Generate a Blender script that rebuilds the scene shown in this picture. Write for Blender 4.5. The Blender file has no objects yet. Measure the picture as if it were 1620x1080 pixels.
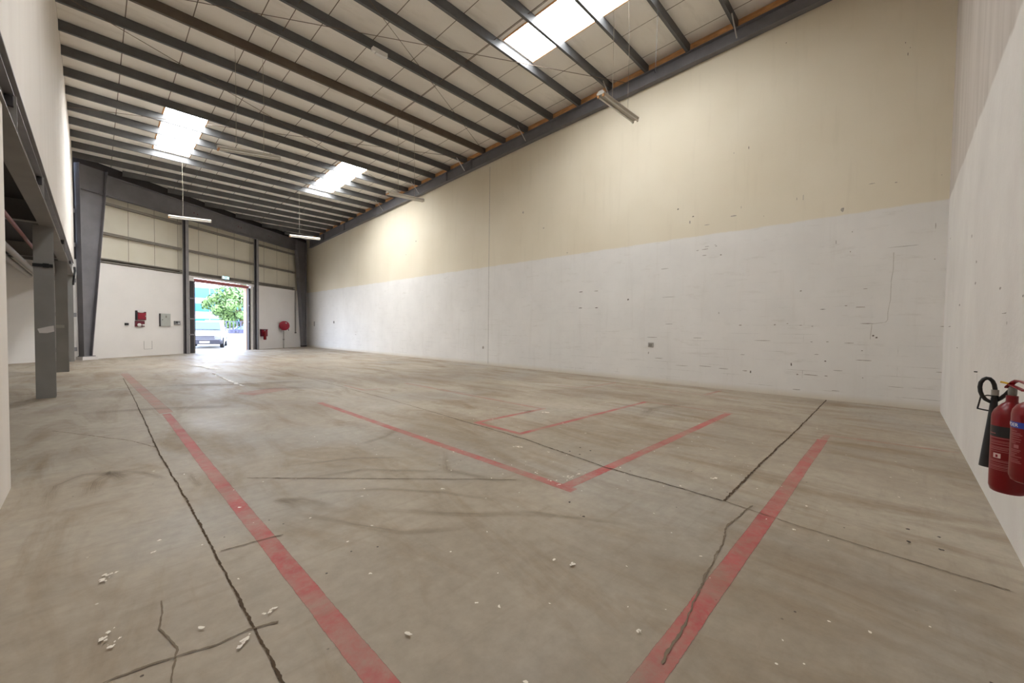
import bpy, bmesh, math, random
from mathutils import Vector, Matrix
random.seed(7)
S = bpy.context.scene
COL = S.collection
pi = math.pi

# ------------------------------------------------------------------ materials
def hexlin(r, g, b):
    f = lambda c: (c/255/12.92) if c/255 <= 0.04045 else ((c/255+0.055)/1.055)**2.4
    return (f(r), f(g), f(b), 1)

class NT:
    def __init__(s, name):
        s.m = bpy.data.materials.new(name); s.m.use_nodes = True
        s.t = s.m.node_tree; s.t.nodes.clear()
        s.out = s.n('ShaderNodeOutputMaterial')
        s.b = s.n('ShaderNodeBsdfPrincipled')
        s.t.links.new(s.b.outputs[0], s.out.inputs[0])
    def n(s, typ, **kw):
        nd = s.t.nodes.new(typ)
        for k, v in kw.items(): setattr(nd, k, v)
        return nd
    def l(s, a, b): s.t.links.new(a, b)
    def coord(s):
        return s.n('ShaderNodeTexCoord').outputs['Object']
    def mapped(s, scale=(1,1,1), rot=(0,0,0), loc=(0,0,0)):
        mp = s.n('ShaderNodeMapping')
        s.l(s.coord(), mp.inputs[0])
        mp.inputs['Scale'].default_value = scale; mp.inputs['Rotation'].default_value = rot; mp.inputs['Location'].default_value = loc
        return mp.outputs[0]
    def noise(s, vec, scale, detail=6, rough=.6, dist=0):
        nd = s.n('ShaderNodeTexNoise'); s.l(vec, nd.inputs['Vector'])
        nd.inputs['Scale'].default_value = scale; nd.inputs['Detail'].default_value = detail
        nd.inputs['Roughness'].default_value = rough; nd.inputs['Distortion'].default_value = dist
        return nd.outputs['Fac']
    def ramp(s, fac, stops):
        r = s.n('ShaderNodeValToRGB'); s.l(fac, r.inputs[0])
        e = r.color_ramp.elements
        while len(e) > 1: e.remove(e[-1])
        e[0].position = stops[0][0]; e[0].color = stops[0][1]
        for p, c in stops[1:]:
            x = e.new(p); x.color = c
        return r.outputs[0]
    def step(s, fac, a, b):
        return s.ramp(fac, [(a, (0,0,0,1)), (b, (1,1,1,1))])
    def mix(s, fac, a, b, mode='MIX'):
        m = s.n('ShaderNodeMix', data_type='RGBA', blend_type=mode)
        for sock, v in ((m.inputs[0], fac), (m.inputs[6], a), (m.inputs[7], b)):
            if isinstance(v, (int, float)): sock.default_value = v
            elif isinstance(v, tuple): sock.default_value = v
            else: s.l(v, sock)
        return m.outputs[2]
    def math(s, op, a, b=None, clamp=False):
        m = s.n('ShaderNodeMath', operation=op); m.use_clamp = clamp
        for i, v in enumerate((a, b)):
            if v is None: continue
            if isinstance(v, (int, float)): m.inputs[i].default_value = v
            else: s.l(v, m.inputs[i])
        return m.outputs[0]
    def sep(s, vec):
        x = s.n('ShaderNodeSeparateXYZ'); s.l(vec, x.inputs[0]); return x.outputs
    def bump(s, h, strength=.2, dist=.01):
        b = s.n('ShaderNodeBump'); s.l(h, b.inputs['Height'])
        b.inputs['Strength'].default_value = strength; b.inputs['Distance'].default_value = dist
        s.l(b.outputs[0], s.b.inputs['Normal'])
    def base(s, c):
        if isinstance(c, tuple): s.b.inputs['Base Color'].default_value = c
        else: s.l(c, s.b.inputs['Base Color'])
    def set(s, rough=.6, metal=0, spec=None):
        s.b.inputs['Roughness'].default_value = rough; s.b.inputs['Metallic'].default_value = metal
        if spec is not None: s.b.inputs['Specular IOR Level'].default_value = spec

def plain(name, col, rough=.6, metal=0, var=.12, scale=6, spec=None, stretch=(1,1,1)):
    t = NT(name)
    f = t.noise(t.mapped(stretch), scale, 4)
    lo = tuple(c*(1-var) for c in col[:3])+(1,); hi = tuple(min(1, c*(1+var)) for c in col[:3])+(1,)
    t.base(t.ramp(f, [(.3, lo), (.7, hi)])); t.set(rough, metal, spec)
    return t.m

def concrete_colour(t):
    """worn, dusty warehouse slab: colour socket"""
    v = t.coord()
    big = t.noise(v, .35, 5, .6, .4)
    mid = t.noise(t.mapped((1.6, .45, 1)), 1.1, 7, .65, .8)
    fine = t.noise(v, 9, 6, .7)
    c = t.ramp(big, [(.30, hexlin(137,124,107)), (.5, hexlin(157,144,126)), (.68, hexlin(172,161,144))])
    c = t.mix(t.math('MULTIPLY', t.step(mid, .50, .72), .9), c, hexlin(134,115,91))
    grey = t.step(t.noise(t.mapped((1,1,1), loc=(3,1,7)), .55, 4, .5), .52, .66)
    gm = t.math('MULTIPLY', grey, .5)
    c = t.mix(gm, c, hexlin(158,152,143))
    f2 = t.ramp(fine, [(.25, (.84,.84,.84,1)), (.7, (1.1,1.1,1.1,1))])
    c = t.mix(1.0, c, f2, 'MULTIPLY')
    # trowel streaks running obliquely
    st = t.noise(t.mapped((.9, 9, 1), rot=(0,0,.75)), 1.6, 5, .6)
    c = t.mix(t.math('MULTIPLY', t.step(st, .55, .75), .30), c, hexlin(128,112,93))
    # specks
    for sc, th, colr, lc in ((7, .05, hexlin(70,58,48), (0,0,0)), (5, .035, hexlin(225,218,205), (9,4,1))):
        vo = t.n('ShaderNodeTexVoronoi'); t.l(t.mapped((1,1,1), loc=lc), vo.inputs['Vector']); vo.inputs['Scale'].default_value = sc
        keep = t.step(t.noise(t.mapped((1,1,1), loc=lc), 1.3, 2), .5, .56)
        d = t.math('LESS_THAN', vo.outputs['Distance'], th)
        c = t.mix(t.math('MULTIPLY', d, keep), c, colr)
    return c, fine, mid

def mat_floor():
    t = NT('worn_concrete'); c, fine, mid = concrete_colour(t)
    t.base(c); t.set(.55, 0, .35)
    t.l(t.ramp(mid, [(.3, (.42,)*3+(1,)), (.7, (.68,)*3+(1,))]), t.b.inputs['Roughness'])
    t.bump(fine, .12, .01)
    return t.m
def mat_redline(strength, name):
    t = NT(name); c, fine, mid = concrete_colour(t)
    w = t.noise(t.mapped((1,1,1), loc=(2,5,0)), 2.2, 7, .7, .5)
    w2 = t.noise(t.coord(), 22, 4, .7)
    lo, hi = strength
    mask = t.math('MULTIPLY', t.ramp(w, [(.40, (hi,)*3+(1,)), (.66, (lo,)*3+(1,))]), t.ramp(w2, [(.35, (.75,)*3+(1,)), (.55, (1,)*3+(1,))]))
    red = t.ramp(t.noise(t.coord(), 3, 5), [(.3, hexlin(160,66,66)), (.7, hexlin(182,92,88))])
    t.base(t.mix(mask, c, red)); t.set(.6, 0, .3)
    ux, uy, uz = t.sep(t.n('ShaderNodeTexCoord').outputs['UV'])
    d = t.math('ABSOLUTE', t.math('SUBTRACT', t.math('MULTIPLY', uy, 2.0), 1.0))
    al = t.step(t.math('SUBTRACT', t.math('ADD', t.math('MULTIPLY', t.noise(t.coord(), 26, 5, .7), .30), .85), d), 0, .06)
    t.l(al, t.b.inputs['Alpha'])
    return t.m

def mat_right_wall():
    t = NT('painted_block_wall')
    v = t.coord(); x, y, z = t.sep(v)
    wob = t.noise(t.mapped((1,1.5,1)), 1.2, 5, .6)
    zz = t.math('ADD', z, t.math('MULTIPLY', wob, .10))
    up = t.step(t.math('SUBTRACT', zz, 3.53), .5, .53)
    big = t.noise(v, .45, 4, .5)
    cream = t.ramp(big, [(.3, hexlin(214,203,180)), (.7, hexlin(221,211,190))])
    lower = t.ramp(t.noise(v, .9, 5, .6), [(.3, hexlin(216,212,206)), (.7, hexlin(225,221,215))])
    # horizontal block courses ghosting through the thin paint
    br = t.n('ShaderNodeTexBrick'); t.l(t.mapped((1,1,1), rot=(pi/2, 0, pi/2)), br.inputs['Vector'])
    mp = t.n('ShaderNodeCombineXYZ'); t.l(y, mp.inputs[0]); t.l(z, mp.inputs[1]); t.l(mp.outputs[0], br.inputs['Vector'])
    br.inputs['Scale'].default_value = 1; br.inputs['Brick Width'].default_value = 3.1; br.inputs['Row Height'].default_value = .205
    br.inputs['Mortar Size'].default_value = .006; br.inputs['Mortar Smooth'].default_value = .5
    ms = t.step(t.noise(t.mapped((1,1.2,2.5)), 1.1, 5, .65), .50, .66)
    zfade = t.math('SUBTRACT', 1.0, t.math('DIVIDE', z, 3.2), True)
    ms = t.math('MULTIPLY', t.math('MULTIPLY', ms, br.outputs['Fac']), t.math('MULTIPLY', zfade, .75))
    lower = t.mix(ms, lower, hexlin(150,140,126))
    sm = t.math('MULTIPLY', t.step(t.noise(t.mapped((1,.6,3)), 2.4, 6, .7), .58, .74), .30)
    lower = t.mix(sm, lower, hexlin(176,166,150))
    dust = t.math('SUBTRACT', 1.0, t.math('MULTIPLY', z, 6.0), True)
    lower = t.mix(t.math('MULTIPLY', dust, .5), lower, hexlin(190,172,140))
    c = t.mix(up, lower, cream)
    st = t.math('MULTIPLY', t.step(t.noise(t.mapped((1,3,.25)), 2, 4, .6), .56, .75), .14)
    c = t.mix(t.math('MULTIPLY', st, .6), c, hexlin(160,146,124))
    t.base(c); t.set(.75, 0, .25); t.bump(t.noise(v, 25, 4), .12, .01)
    return t.m
def mat_near_wall():
    t = NT('plastered_end_wall'); v = t.coord(); x, y, z = t.sep(v)
    zz = t.math('ADD', z, t.math('MULTIPLY', t.math('SUBTRACT', t.noise(t.mapped((1,1,1)), 2.5, 5, .6), .5), .12))
    up = t.step(t.math('SUBTRACT', zz, 3.5), .47, .53)
    low = t.ramp(t.noise(t.mapped((1,1,.8)), 1.1, 6, .6), [(.3, hexlin(214,208,201)), (.7, hexlin(226,221,214))])
    st = t.noise(t.mapped((3.2,1,.35), rot=(0,.12,0)), 1.1, 5, .6)
    hi = t.ramp(st, [(.3, hexlin(186,176,166)), (.72, hexlin(208,199,190))])
    c = t.mix(up, low, hi)
    t.base(c); t.set(.8, 0, .2); t.bump(t.noise(v, 14, 5), .25, .015)
    return t.m
def mat_wall(name, a, b, scale=1.0, stretch=(1,1,1)):
    t = NT(name); v = t.coord()
    c = t.ramp(t.noise(t.mapped(stretch), scale, 5, .6), [(.3, a), (.7, b)])
    t.base(c); t.set(.78, 0, .2); t.bump(t.noise(v, 20, 4), .1, .01)
    return t.m
def mat_seamed(name, a, b, pitch, off, axis, width, seamcol, rough=.6, stainy=False):
    t = NT(name); v = t.coord(); xyz = t.sep(v)
    if axis == 'x': u = xyz[0]
    else:  # along the skewed far wall
        u = t.math('ADD', t.math('MULTIPLY', xyz[0], UX), t.math('MULTIPLY', t.math('SUBTRACT', xyz[1], 24.3), UY))
    fr = t.math('FRACT', t.math('DIVIDE', t.math('SUBTRACT', u, off-30*pitch), pitch))
    seam = t.math('LESS_THAN', fr, width/pitch)
    c = t.ramp(t.noise(v, .8, 4, .5), [(.3, a), (.7, b)])
    if stainy:
        c = t.mix(t.math('MULTIPLY', t.step(t.noise(t.mapped((.5,2,1)), 1.4, 5, .6), .56, .75), .22), c, hexlin(150,138,118))
    c = t.mix(seam, c, seamcol)
    t.base(c); t.set(rough, 0, .25)
    return t.m
def emit(name, col, strength):
    t = NT(name); t.base(col)
    t.b.inputs['Emission Color'].default_value = col; t.b.inputs['Emission Strength'].default_value = strength
    return t.m
def mat_scuff(name, col, a0):
    t = NT(name); t.base(col); t.set(.7, 0, .2)
    uv = t.n('ShaderNodeTexCoord').outputs['UV']
    x, y, z = t.sep(uv)
    ed = t.math('SUBTRACT', 1.0, t.math('ABSOLUTE', t.math('SUBTRACT', t.math('MULTIPLY', y, 2.0), 1.0)))
    en = t.math('MULTIPLY', t.math('MULTIPLY', x, t.math('SUBTRACT', 1.0, x)), 4.0)
    sm = t.n('ShaderNodeMapping'); t.l(uv, sm.inputs[0]); sm.inputs['Scale'].default_value = (2, 14, 1)
    nz = t.step(t.noise(sm.outputs[0], 1.5, 5, .7), .35, .7)
    al = t.math('MULTIPLY', t.math('MULTIPLY', t.math('MULTIPLY', ed, en), nz), a0, True)
    t.l(al, t.b.inputs['Alpha'])
    return t.m

def mat_ragged(name, col, scale, bias):
    t = NT(name); t.base(col); t.set(.9, 0, .1)
    x, y, z = t.sep(t.n('ShaderNodeTexCoord').outputs['UV'])
    d = t.math('ABSOLUTE', t.math('SUBTRACT', t.math('MULTIPLY', y, 2.0), 1.0))
    nz = t.noise(t.coord(), scale, 5, .7)
    nz2 = t.noise(t.coord(), scale*.12, 3, .6)
    v = t.math('SUBTRACT', t.math('ADD', t.math('MULTIPLY', nz, 1.3), t.math('MULTIPLY', nz2, .9)), t.math('ADD', d, bias))
    t.l(t.step(v, .0, .18), t.b.inputs['Alpha'])
    return t.m
SK = math.atan(.7); UX, UY = math.cos(SK), math.sin(SK)
M = dict(
    floor=mat_floor(), right=mat_right_wall(), near=mat_near_wall(),
    left=mat_wall('left_wall_paint', hexlin(222,214,204), hexlin(230,223,214), .7, (1,2.5,.3)),
    farlow=mat_wall('far_wall_paint', hexlin(222,217,212), hexlin(228,223,218), .8),
    clad=mat_seamed('beige_wall_cladding', hexlin(208,201,184), hexlin(216,210,194), 1.15, 1.5, 'u', .02, hexlin(122,114,98)),
    roof=mat_seamed('roof_lining', hexlin(236,231,223), hexlin(242,238,231), 1.118, .60, 'x', .02, hexlin(120,110,98), .6, True),
    steel=plain('dark_grey_steel', hexlin(91,91,91), .5, 0, .15, 3, .4),
    brownsteel=plain('brown_grey_steel', hexlin(96,85,74), .55, 0, .15, 3, .4),
    frame=plain('slate_grey_steel', hexlin(112,110,113), .5, 0, .12, 2, .4),
    mezz=plain('mid_grey_steel', hexlin(138,135,131), .5, 0, .08, 2, .4),
    girt=plain('grey_girt_steel', hexlin(130,124,115), .55, 0, .1, 3, .4),
    post=plain('light_grey_steel', hexlin(136,133,134), .5, 0, .1, 3, .4),
    timber=plain('orange_brown_timber', hexlin(206,156,108), .75, 0, .25, 5, .2, (1,.6,3)),
    redlint=plain('red_brown_steel', hexlin(150,80,74), .5, 0, .1),
    pale=plain('pale_painted_steel', hexlin(216,210,206), .5, 0, .05),
    peach=plain('peach_render', hexlin(186,146,124), .8, 0, .05),
    dark=plain('dark_charcoal', hexlin(52,48,50), .6, 0, .15),
    black=plain('black_rubber', hexlin(26,25,25), .45, 0, .2, 20),
    red=plain('red_enamel', hexlin(118,12,18), .3, 0, .06, 4, .35),
    redfar=plain('crimson_enamel', hexlin(140,24,44), .4, 0, .08, 4, .4),
    darkred=plain('dark_crimson_enamel', hexlin(96,22,38), .4, 0, .08, 4, .4),
    white=plain('white_enamel', hexlin(232,230,226), .4, 0, .03),
    pinkwhite=plain('pinkish_white_print', hexlin(214,184,180), .5, 0, .03), blue=plain('blue_label', hexlin(24,56,150), .4, 0, .05),
    labelblack=plain('black_label', hexlin(22,20,22), .4, 0, .05),
    print=plain('pale_pink_print', hexlin(160,92,92), .5, 0, .05),
    steelbright=plain('bright_steel', hexlin(190,188,184), .3, .7, .05),
    yellow=plain('yellow_plastic', hexlin(222,180,50), .4, 0, .05),
    panelgrey=plain('grey_green_enamel', hexlin(172,173,166), .5, 0, .05),
    fixture=plain('aged_white_enamel', hexlin(196,190,178), .5, 0, .08, 4),
    tube=plain('fluorescent_glass', hexlin(226,222,212), .25, 0, .03),
    wire=plain('pale_steel_wire', hexlin(170,160,144), .5, .2, .05),
    rod=plain('brown_steel_rod', hexlin(112,96,82), .6, .2, .1),
    pipe=plain('red_brown_pipe', hexlin(128,66,58), .5, 0, .1),
    conduit=plain('pale_grey_conduit', hexlin(158,153,146), .5, 0, .1),
    crack=mat_ragged('dark_joint_dirt', hexlin(84,70,56), 30, .42), wallcrack=mat_ragged('pale_wall_crack', hexlin(192,185,174), 24, .46), streak=mat_ragged('pale_floor_smear', hexlin(222,218,212), 6, .50), hole=plain('bolt_hole_black', hexlin(50,42,36), .9),
    hair=mat_ragged('hairline_dirt', hexlin(122,109,93), 30, .48),
    mark=plain('dark_wall_mark', hexlin(158,149,138), .9, 0, .3, 20),
    chip=plain('deep_wall_chip', hexlin(112,102,92), .9, 0, .3, 20),
    spatter=plain('white_paint_spatter', hexlin(228,220,206), .8, 0, .05),
    redline=mat_redline((.28,.95), 'worn_red_line_paint'), redfaint=mat_redline((.1,.42), 'faint_red_line_paint'),
    scuff=mat_scuff('brown_tyre_scuff', hexlin(124,99,66), .62),
    sky=emit('glowing_skylight_sheet', (.94,.97,1,1), 30.0), skydim=emit('dimmed_skylight_sheet', (.94,.97,1,1), 17.0),  # near sheets get a weaker glow to tone down the lit wall
    exit=emit('lit_cyan_sign', (.35,.8,.9,1), 2.2),
)
def out_mats():
    M['ground'] = plain('bright_paving', hexlin(160,154,146), .9, 0, .08, 1)
    M['carwhite'] = plain('white_car_paint', hexlin(150,150,160), .25, 0, .02, 2, .5)
    M['glass'] = plain('blue_tinted_glass', hexlin(52,86,104), .08, 0, .1, 1, .8)
    M['carblack'] = plain('dark_grey_plastic', hexlin(60,58,68), .5, 0, .1)
    M['tyre'] = plain('tyre_rubber', hexlin(40,40,42), .8, 0, .1)
    M['lamp'] = plain('clear_headlamp', hexlin(150,154,162), .1, .3, .05)
    M['leaf'] = plain('leaf_green', hexlin(90,114,64), .6, 0, .4, 3, .3)
    M['leafdark'] = plain('leaf_deep_green', hexlin(58,86,62), .6, 0, .4, 3, .3)
    M['bark'] = plain('tree_bark', hexlin(104,86,68), .9, 0, .2, 8)
    M['band'] = plain('cream_render', hexlin(126,126,142), .8, 0, .05)
    M['bglass'] = plain('cyan_glazing', hexlin(34,92,120), .3, 0, .2, .6, .5)
    M['fence'] = plain('grey_violet_rail', hexlin(54,54,76), .6, 0, .1)
    M['boundary'] = plain('sand_render', hexlin(138,122,100), .8, 0, .06)
out_mats()

# ------------------------------------------------------------------ mesh builder
class MB:
    def __init__(s): s.v = []; s.f = []; s.sm = []; s.uv = None
    def add(s, vs, fs, smooth=False, T=None):
        o = len(s.v)
        for p in vs:
            s.v.append(tuple(T(*p)) if T else tuple(p))
        for f in fs: s.f.append([i+o for i in f]); s.sm.append(smooth)
        return s
    def box(s, a, b, T=None):
        x0,y0,z0 = a; x1,y1,z1 = b
        x0,x1 = sorted((x0,x1)); y0,y1 = sorted((y0,y1)); z0,z1 = sorted((z0,z1))
        vs = [(x0,y0,z0),(x1,y0,z0),(x1,y1,z0),(x0,y1,z0),(x0,y0,z1),(x1,y0,z1),(x1,y1,z1),(x0,y1,z1)]
        return s.add(vs, [(3,2,1,0),(4,5,6,7),(0,1,5,4),(1,2,6,5),(2,3,7,6),(3,0,4,7)], False, T)
    def loft(s, rings, T=None, smooth=False, caps=True, closed=True):
        n = len(rings[0]); vs = [p for r in rings for p in r]; fs = []
        for i in range(len(rings)-1):
            for j in range(n if closed else n-1):
                k = (j+1) % n
                fs.append((i*n+j, i*n+k, (i+1)*n+k, (i+1)*n+j))
        s.add(vs, fs, smooth, T)
        if caps:
            s.add(rings[0], [tuple(range(n))[::-1]], False, T); s.add(rings[-1], [tuple(range(n))], False, T)
        return s
    def tube(s, path, r, n=8, T=None, caps=True):
        path = [Vector(p) for p in path]; rings = []
        rr = r if isinstance(r, (list, tuple)) else [r]*len(path)
        up = None
        for i, p in enumerate(path):
            d = (path[min(i+1, len(path)-1)] - path[max(i-1, 0)]).normalized()
            if up is None:
                up = Vector((0,0,1)) if abs(d.z) < .9 else Vector((1,0,0))
            a = d.cross(up)
            if a.length < 1e-6: a = d.orthogonal()
            a.normalize(); b = a.cross(d).normalized(); up = b
            rings.append([tuple(p + (a*math.cos(2*pi*k/n) + b*math.sin(2*pi*k/n))*rr[i]) for k in range(n)])
        return s.loft(rings, T, True, caps)
    def lathe(s, prof, c, n=32):
        """prof: (radius, z) from bottom to top about the vertical axis through c"""
        rings = [[(c[0]+r*math.cos(2*pi*k/n), c[1]+r*math.sin(2*pi*k/n), c[2]+z) for k in range(n)] for r, z in prof]
        return s.loft(rings, None, True, True)
    def build(s, name, mat, parent=None, loc=None, **props):
        me = bpy.data.meshes.new(name)
        L = Vector(loc) if loc else Vector((0,0,0))
        me.from_pydata([tuple(Vector(v)-L) for v in s.v], [], s.f)
        me.validate(); 
        bm = bmesh.new(); bm.from_mesh(me); bmesh.ops.recalc_face_normals(bm, faces=bm.faces); bm.to_mesh(me); bm.free()
        if len(me.polygons) == len(s.sm):
            me.polygons.foreach_set('use_smooth', s.sm)
        if any(s.sm): me.set_sharp_from_angle(angle=math.radians(38))
        if s.uv:
            lay = me.uv_layers.new(name='UVMap')
            for lp in me.loops: lay.data[lp.index].uv = s.uv[lp.vertex_index]
        me.materials.append(M[mat] if isinstance(mat, str) else mat)
        o = bpy.data.objects.new(name, me); COL.objects.link(o)
        o.location = L
        if parent is not None: o.parent = parent; o.matrix_parent_inverse = Matrix.Identity(4); o.location = L - pworld(parent)
        for k, v in props.items(): o[k] = v
        return o
def pworld(o):
    p = Vector((0,0,0))
    while o is not None: p = p + o.location; o = o.parent
    return p
def tag(o, label, cat, group=None):
    o['label'] = label; o['category'] = cat
    if group: o['group'] = group
    return o
def thing(name, loc, label, cat, group=None):
    o = bpy.data.objects.new(name, None); COL.objects.link(o); o.location = loc; o.empty_display_size = .1
    return tag(o, label, cat, group)
def struct(name, mb, mat, **k):
    return mb.build(name, mat, kind='structure', **k)
ORD = ['first','second','third','fourth','fifth','sixth','seventh','eighth','ninth','tenth','eleventh','twelfth','thirteenth','fourteenth','fifteenth','sixteenth','seventeenth','eighteenth','nineteenth','twentieth','twenty-first','twenty-second','twenty-third','twenty-fourth','twenty-fifth','twenty-sixth','twenty-seventh']
def W(s, t, z):   # far wall frame: s along the wall, t outwards, z up
    return (s*UX - t*UY, 24.3 + s*UY + t*UX, z)
def zb(y): return 9.024 - .0407*y       # underside of the purlins
XR = 11.14                              # face of the long right wall
def prism_y(mb, x0, x1, y0, y1, zl, zh0, zh1):
    vs = [(x0,y0,zl),(x1,y0,zl),(x1,y1,zl),(x0,y1,zl),(x0,y0,zh0),(x1,y0,zh0),(x1,y1,zh1),(x0,y1,zh1)]
    return mb.add(vs, [(3,2,1,0),(4,5,6,7),(0,1,5,4),(1,2,6,5),(2,3,7,6),(3,0,4,7)])

# ------------------------------------------------------------------ shell
fl = MB()
poly = [(-5.2,-.81),(11.34,-.81),(11.34,W(13.9,.2,0)[1]),W(-6.6,.2,0)[:2]]
poly = [tuple(p[:2]) for p in poly]
fl.add([(x,y,0) for x,y in poly]+[(x,y,-.15) for x,y in poly], [(0,1,2,3),(7,6,5,4)]+[(i,(i+1)%4,(i+1)%4+4,i+4) for i in range(4)])
FLOOR = struct('floor', fl, 'floor')

def holes_slab(xs, ys, holes, zf, th):
    mb = MB()
    for i in range(len(xs)-1):
        for j in range(len(ys)-1):
            if (i, j) in holes: continue
            x0,x1,y0,y1 = xs[i],xs[i+1],ys[j],ys[j+1]
            mb.add([(x0,y0,zf(y0)),(x1,y0,zf(y0)),(x1,y1,zf(y1)),(x0,y1,zf(y1)),(x0,y0,zf(y0)+th),(x1,y0,zf(y0)+th),(x1,y1,zf(y1)+th),(x0,y1,zf(y1)+th)],
                   [(3,2,1,0),(4,5,6,7),(0,1,5,4),(1,2,6,5),(2,3,7,6),(3,0,4,7)])
    return mb
zr = lambda y: zb(y)+.245
SX = [(1.72,2.83),(7.48,8.62)]; SY = [(3.25,7.62),(16.95,21.35)]
xs = [-.75,1.72,2.83,7.48,8.62,11.36]; ys = [-.85,3.25,7.62,16.95,21.35,34.0]
struct('ceiling', holes_slab(xs, ys, {(1,1),(3,1),(1,3),(3,3)}, zr, .05), 'roof')
k = 0
for sx in SX:
    for sy in SY:
        k += 1
        mb = MB()
        y0,y1 = sy
        mb.add([(sx[0],y0,zr(y0)+.03),(sx[1],y0,zr(y0)+.03),(sx[1],y1,zr(y1)+.03),(sx[0],y1,zr(y1)+.03),
                (sx[0],y0,zr(y0)+.045),(sx[1],y0,zr(y0)+.045),(sx[1],y1,zr(y1)+.045),(sx[0],y1,zr(y1)+.045)],
               [(3,2,1,0),(4,5,6,7),(0,1,5,4),(1,2,6,5),(2,3,7,6),(3,0,4,7)])
        sk = struct('window_%d' % k, mb, 'skydim' if sy[0] < 10 else 'sky')  # near left sheet is unseen, added above the view for more light
        # orange edge battens around the light opening
        fr = MB()
        for (a,b) in (((sx[0]-.05,sx[0]),(y0,y1)),((sx[1],sx[1]+.03),(y0,y1))):
            (xa,xb),(ya,yb) = a,b
            fr.add([(xa,ya,zr(ya)-.012),(xb,ya,zr(ya)-.012),(xb,yb,zr(yb)-.012),(xa,yb,zr(yb)-.012),(xa,ya,zr(ya)-.002),(xb,ya,zr(ya)-.002),(xb,yb,zr(yb)-.002),(xa,yb,zr(yb)-.002)],
               [(3,2,1,0),(4,5,6,7),(0,1,5,4),(1,2,6,5),(2,3,7,6),(3,0,4,7)])
        fr.build('batten', 'timber', sk)

mb = MB(); prism_y(mb, XR, XR+.2, -.81, 32.6, 0, zr(-.81)-.002, zr(32.6)-.002)
WALL_R = struct('wall_right', mb, 'right')
mb = MB(); mb.box((-5.2,-.81,0),(XR-.001,-.61,zr(-.61)-.002))
WALL_N = struct('wall_near', mb, 'near')
mb = MB(); prism_y(mb, -.70, -.50, -.605, 23.72, 3.845, zr(-.605)-.002, zr(23.72)-.002)
WALL_L = struct('wall_left', mb, 'left')
mb = MB(); mb.box((-.72,-.605,0),(-.52,5.6,3.32))
struct('wall_left_lower', mb, 'left')
mb = MB(); mb.box((-5.2,-.605,0),(-5.0,20.85,3.93)); struct('wall_outer_left', mb, 'farlow')
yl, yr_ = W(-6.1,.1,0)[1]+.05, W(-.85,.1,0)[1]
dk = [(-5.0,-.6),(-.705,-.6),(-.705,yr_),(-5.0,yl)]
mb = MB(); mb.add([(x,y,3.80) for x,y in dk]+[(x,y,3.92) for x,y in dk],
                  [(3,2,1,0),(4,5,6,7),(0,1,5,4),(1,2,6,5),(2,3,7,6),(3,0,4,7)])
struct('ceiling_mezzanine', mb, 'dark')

# far wall: lower painted blockwork, beige sheeting above, opening for the door
S0, S1 = 4.53, 8.36
SE = 13.9
mb = MB()
mb.box((-6.4,0,0),(S0,.2,4.06),W); mb.box((S1,0,0),(SE,.2,4.06),W)
WALL_F = struct('wall_far', mb, 'farlow')
mb = MB()
s_a, s_b = -6.4, SE
ztop = lambda s: 7.60
mb.add([(s_a,.16,4.065),(s_b,.16,4.065),(s_b,.21,4.065),(s_a,.21,4.065),(s_a,.16,ztop(s_a)),(s_b,.16,ztop(s_b)),(s_b,.21,ztop(s_b)),(s_a,.21,ztop(s_a))],
       [(3,2,1,0),(4,5,6,7),(0,1,5,4),(1,2,6,5),(2,3,7,6),(3,0,4,7)], False, W)
struct('wall_far_upper', mb, 'clad')
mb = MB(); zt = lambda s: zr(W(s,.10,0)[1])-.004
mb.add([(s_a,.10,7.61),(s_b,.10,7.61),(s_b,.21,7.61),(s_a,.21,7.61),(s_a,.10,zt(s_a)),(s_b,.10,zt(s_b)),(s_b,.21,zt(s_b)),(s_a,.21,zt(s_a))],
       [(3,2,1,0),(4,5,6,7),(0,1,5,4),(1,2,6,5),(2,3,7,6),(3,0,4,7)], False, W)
struct('wall_far_gap_shade', mb, 'dark')  # dark strip standing in for the unlit gap above the girder
mb = MB(); mb.box((-1.3,.02,4.07),(-.33,.09,7.60),W); struct('wall_far_shade_panel', mb, 'dark')  # dark board painting in the shadow between left wall end and column
# orange boarding showing between the purlin ends above the right rafter
mb = MB()
prism = MB()
yA,yB = -.6, 31.2
prism.add([(11.085,yA,zb(yA)+.012),(11.135,yA,zb(yA)+.012),(11.135,yB,zb(yB)+.012),(11.085,yB,zb(yB)+.012),(11.085,yA,zr(yA)-.004),(11.135,yA,zr(yA)-.004),(11.135,yB,zr(yB)-.004),(11.085,yB,zr(yB)-.004)],
       [(3,2,1,0),(4,5,6,7),(0,1,5,4),(1,2,6,5),(2,3,7,6),(3,0,4,7)])
struct('trim_1', prism, 'timber')

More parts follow.
